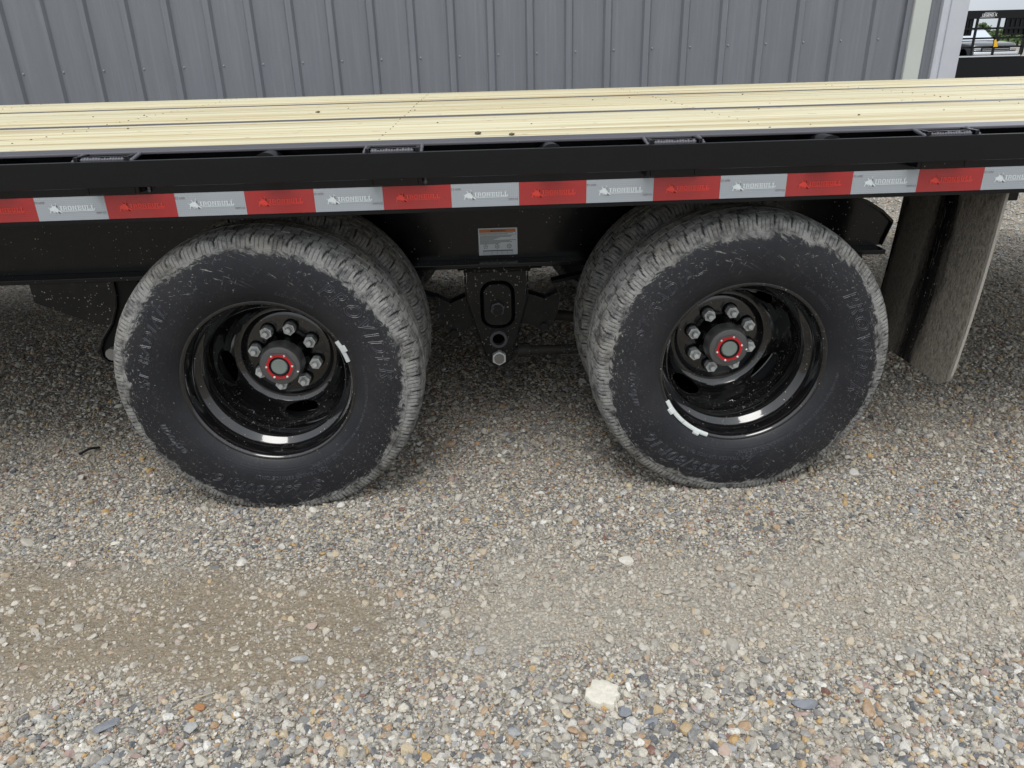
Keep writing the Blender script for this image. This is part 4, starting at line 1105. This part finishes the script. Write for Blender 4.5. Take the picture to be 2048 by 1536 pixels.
MAT['glass'] = NT('car_glass_mirroring_the_sky', .08, .5, .8).fin((.62, .66, .70))
MAT['chrome'] = NT('bright_chrome', .15, .5, 1).fin((.65, .66, .68))
MAT['tyre_plain'] = flat('car_tyre', (.02, .02, .02), .7)
def pickup(cx, y, col, label, h=1.0, barz=.0):
    P = empty('pickup_truck', (cx, y, barz)); setp(P, label, 'pickup truck', 'pickup trucks parked beyond the yard')
    cm = flat('car_paint_' + label.split()[0], col, .22, coat=.5)
    B = lambda nm, mb, m, s=50: mb.build(nm, m, P, s)
    # front faces -y (towards the trailer)
    prof = [(0, .55), (.02, 1.02), (.12, 1.14), (.9, 1.22), (1.45, 1.25), (2.15, 1.80), (2.5, 1.86), (3.6, 1.84), (3.85, 1.30), (5.6, 1.28), (5.6, .55)]
    mb = MB(); W = .98; V = []
    for x, k in ((-W, 1), (-W * .9, 2), (W * .9, 2), (W, 1)):
        for a, b in prof:
            t = max(0, b - 1.25) / .6
            V.append((x * (1 - .16 * t), a + (.03 if k == 1 else 0), (b - (.06 if k == 1 and b > 1 else 0)) * h))
    n = len(prof); F = [tuple(range(n)), tuple(range(4 * n - 1, 3 * n - 1, -1))]
    for s in range(3):
        for i in range(n): F.append((s * n + i, s * n + (i + 1) % n, (s + 1) * n + (i + 1) % n, (s + 1) * n + i))
    B('body', MB().add(V, F), cm)
    B('windscreen', MB().add([(-.80, 1.455, 1.30 * h), (.80, 1.455, 1.30 * h), (.70, 2.09, 1.79 * h), (-.70, 2.09, 1.79 * h)], [(0, 1, 2, 3)]), MAT['glass'])
    B('grille', MB().box(-.62, .62, -.03, .015, .66 * h, 1.0 * h, b=.02), MAT['dark'])
    for k in range(4): B('grille_bar', MB().box(-.60, .60, -.05, -.031, (.70 + k * .08) * h, (.725 + k * .08) * h, b=.004), MAT['chrome'], 20)
    for s in (-1, 1):
        B('headlight', MB().box(s * .80 - .15, s * .80 + .15, -.035, .03, .80 * h, .98 * h, b=.02), MAT['chrome'])
        B('wheel', MB().tube((s * .98, .75, .38), (s * .74, .75, .38), .38, 24), MAT['tyre_plain']); B('wheel', MB().tube((s * .98, 4.6, .38), (s * .74, 4.6, .38), .38, 24), MAT['tyre_plain'])
        B('mirror', MB().box(s * 1.12 - .1, s * 1.12 + .1, 1.7, 1.8, 1.25 * h, 1.5 * h, b=.03), MAT['dark'])
    B('bumper', MB().box(-.98, .98, -.12, .04, .42, .62, b=.03), MAT['chrome'])
pickup(23.9, 33.4, (.05, .055, .06), 'dark grey pickup with chrome grille behind the rack', .84, -.06)
pickup(21.6, 33.9, (.22, .24, .27), 'silver pickup beside the dark grey one, partly hidden by the building', .84, -.06)
pickup(27.1, 41, (.78, .80, .82), 'white pickup parked in the row behind the dark grey one', .95, -.45)
pickup(25.0, 42, (.74, .76, .78), 'white pickup beyond the silver one near the building corner', .95, -.45)
def tree(x, y, h, r, seed, label):
    rr = random.Random(seed); P = empty('tree', (x, y, -.45)); setp(P, label, 'tree', 'trees on the far horizon')
    MB().tube((0, 0, 0), (0, 0, h * .6), .25, 8, .1).tube((0, 0, h * .4), (r * .4, 0, h * .75), .09, 6, .03).tube((0, 0, h * .45), (-r * .4, .2, h * .7), .09, 6, .03).build('trunk', MAT['bark'], P)
    V = []; F = []
    cl = [(rr.gauss(0, r * .45), rr.gauss(0, r * .4), h * (.45 + .5 * rr.random()), r * rr.uniform(.2, .5)) for _ in range(14)]
    for _ in range(700):
        cx, cy, cz, cr = rr.choice(cl); p = Vector((cx + rr.gauss(0, cr * .6), cy + rr.gauss(0, cr * .6), cz + rr.gauss(0, cr * .5)))
        a = Vector((rr.gauss(0, 1), rr.gauss(0, 1), rr.gauss(0, 1))).normalized(); b = a.orthogonal().normalized(); s = rr.uniform(.10, .26); k = len(V)
        V += [(p + a * s)[:], (p + b * s)[:], (p - a * s)[:], (p - b * s)[:]]; F.append((k, k + 1, k + 2, k + 3))
    MB().add(V, F).build('crown', MAT['leaf'], P)
tree(96.5, 150, 4.2, .9, 1, 'taller ragged tree standing up above the far treeline')
tree(98.7, 152, 3.9, .7, 2, 'second tallest tree just right of the ragged one')
for i in range(9): tree(88 + i * 2.7, 156 + (i % 3), 2.7 + .35 * (i % 2), 1.6, 10 + i, 'low green tree of the far treeline, %s from the left' % ['first', 'second', 'third', 'fourth', 'fifth', 'sixth', 'seventh', 'eighth', 'ninth'][i])
hb = MB().add([(-200, 175, -.6), (600, 175, -.6), (600, 176, 2.5), (-200, 176, 2.5), (-200, 185, -.6), (600, 185, -.6)], [(0, 1, 2, 3), (3, 2, 5, 4)]).build('far_hedge', MAT['leaf']); setp(hb, kind='structure')

# ------------------------------------------------------------------ single stones and scraps
rc = random.Random(4); bm = bmesh.new(); n_ = 34; ox = []
for i in range(n_):
    t = 2 * PI * i / n_; r = .030 / max(abs(math.cos(t + .35)), abs(math.sin(t + .35))) ** .75 * rc.uniform(.84, 1.08); ox.append((r * math.cos(t) * 1.05, r * math.sin(t) * 1.0))
rings = [(1.0, -.004), (1.01, .004), (.95, .0085), (.8, .010), (.55, .0105), (.28, .0105)]; V = []; F = []
for f, z in rings:
    for a, b in ox: V.append((a * f, b * f, z + .0022 * mn.noise(Vector((a * f * 90, b * f * 90, f)))))
V.append((0, 0, .0105))
for k in range(len(rings) - 1):
    for i in range(n_): F.append((k * n_ + i, k * n_ + (i + 1) % n_, (k + 1) * n_ + (i + 1) % n_, (k + 1) * n_ + i))
k = (len(rings) - 1) * n_
for i in range(n_): F.append((k + i, k + (i + 1) % n_, len(V) - 1))
bm.free(); o = MB().add(V, F).build('concrete_chip', RM['chip'], None, 30, (1.174, -.656, gh(1.174, -.656) + .003)); setp(o, 'pale cream concrete chip with jagged edge, biggest piece on the gravel', 'concrete chip', 'larger stones lying loose in the gravel')
rock(1.310, -.743, .0175, RM['tan'], 'tan angular stone to the right of the slate piece near the front', seed=5, rz=1.1)
rock(1.253, -.724, .019, RM['slate'], 'dark slate stone with square sides just below the concrete chip', seed=6, rz=.4, aspect=(1.1, .8, .9))
rock(1.268, -.698, .014, RM['tan'], 'orange tan stone between the concrete chip and the slate stone', seed=7)
rock(1.207, -.700, .0165, RM['slate'], 'purple grey flat stone touching the concrete chip', seed=8, rz=2)
rock(1.546, -.705, .020, RM['slate'], 'dark grey flat stone on the right of the front gravel', seed=9, aspect=(1.2, .9, .7))
rock(-.069, -.157, .013, RM['chip'], 'lone whitish stone on the bare brown mud at far left', seed=11)
rock(.412, -.691, .017, RM['grey'], 'light grey oval stone at the lower left front', seed=12)
rock(.245, -.671, .021, RM['slate'], 'blue grey flat stone at the lower left of the mud strip', seed=13, rz=.8, aspect=(1.2, .9, .6))
rock(.410, -.640, .011, RM['rust'], 'small orange stone beside the pale twig', seed=14)
rock(.005, -.074, .012, RM['chip'], 'second whitish stone on the mud, right of the lone one', seed=15)
rock(1.517, -.366, .015, RM['grey'], 'rounded grey pebble alone on the pale dusty patch', seed=16, flatz=.8)
rock(.573, -.526, .020, RM['grey'], 'grey stone half sunk in the brown mud strip', seed=17, aspect=(1.1, .9, .7))
rock(.578, -.424, .015, RM['pink'], 'pinkish grey stone at the back edge of the mud strip', seed=18)
rock(1.37, -.79, .020, RM['pink'], 'pink sandstone block at the bottom edge of the gravel', seed=19, rz=.3, aspect=(1.2, .8, .7))
rock(.29, .03, .020, RM['slate'], 'elongated slate piece in front of the left wheel', seed=20, rz=.6, aspect=(1.3, .5, .5))
tw = MB().path([(.36, -.645, .020), (.385, -.632, .024), (.412, -.618, .022), (.428, -.605, .017)], .0013, 6).build('twig', flat('dry_pale_stem', (.42, .36, .26), .8)); setp(tw, 'thin pale dry twig lying on the mud at lower left', 'twig')
tw = MB().path([(-.31, .40, .014), (-.285, .42, .022), (-.262, .438, .016)], .004, 8).build('black_rubber_scrap', MAT['dark']); setp(tw, 'short black rubber scrap on gravel left of the left wheel', 'scrap')
# crumbs of dirt on the deck
cr = []
for i in range(26):
    x = random.uniform(-.6, 2.6); y = random.choice([random.uniform(.15, .75), random.uniform(.85, 1.5)])
    cr.append((x, y, random.uniform(.0012, .0035)))
cr += [(.42, 1.12, .006), (.98, .20, .007), (1.06, .152, .006)]
mb = MB()
for x, y, s in cr:
    bm = bmesh.new(); bmesh.ops.create_icosphere(bm, subdivisions=1, radius=s)
    for v in bm.verts: v.co = Vector((x + v.co.x * 1.4, y + v.co.y, .9528 + s * .4 + v.co.z * .6))
    bm.verts.index_update(); mb.add([v.co[:] for v in bm.verts], [[v.index for v in f.verts] for f in bm.faces]); bm.free()
o = mb.build('dirt_crumbs', flat('dirt_crumbs', (.10, .08, .055), .9)); setp(o, 'tiny dark dirt crumbs scattered on the pine deck', 'dirt', kind='stuff')
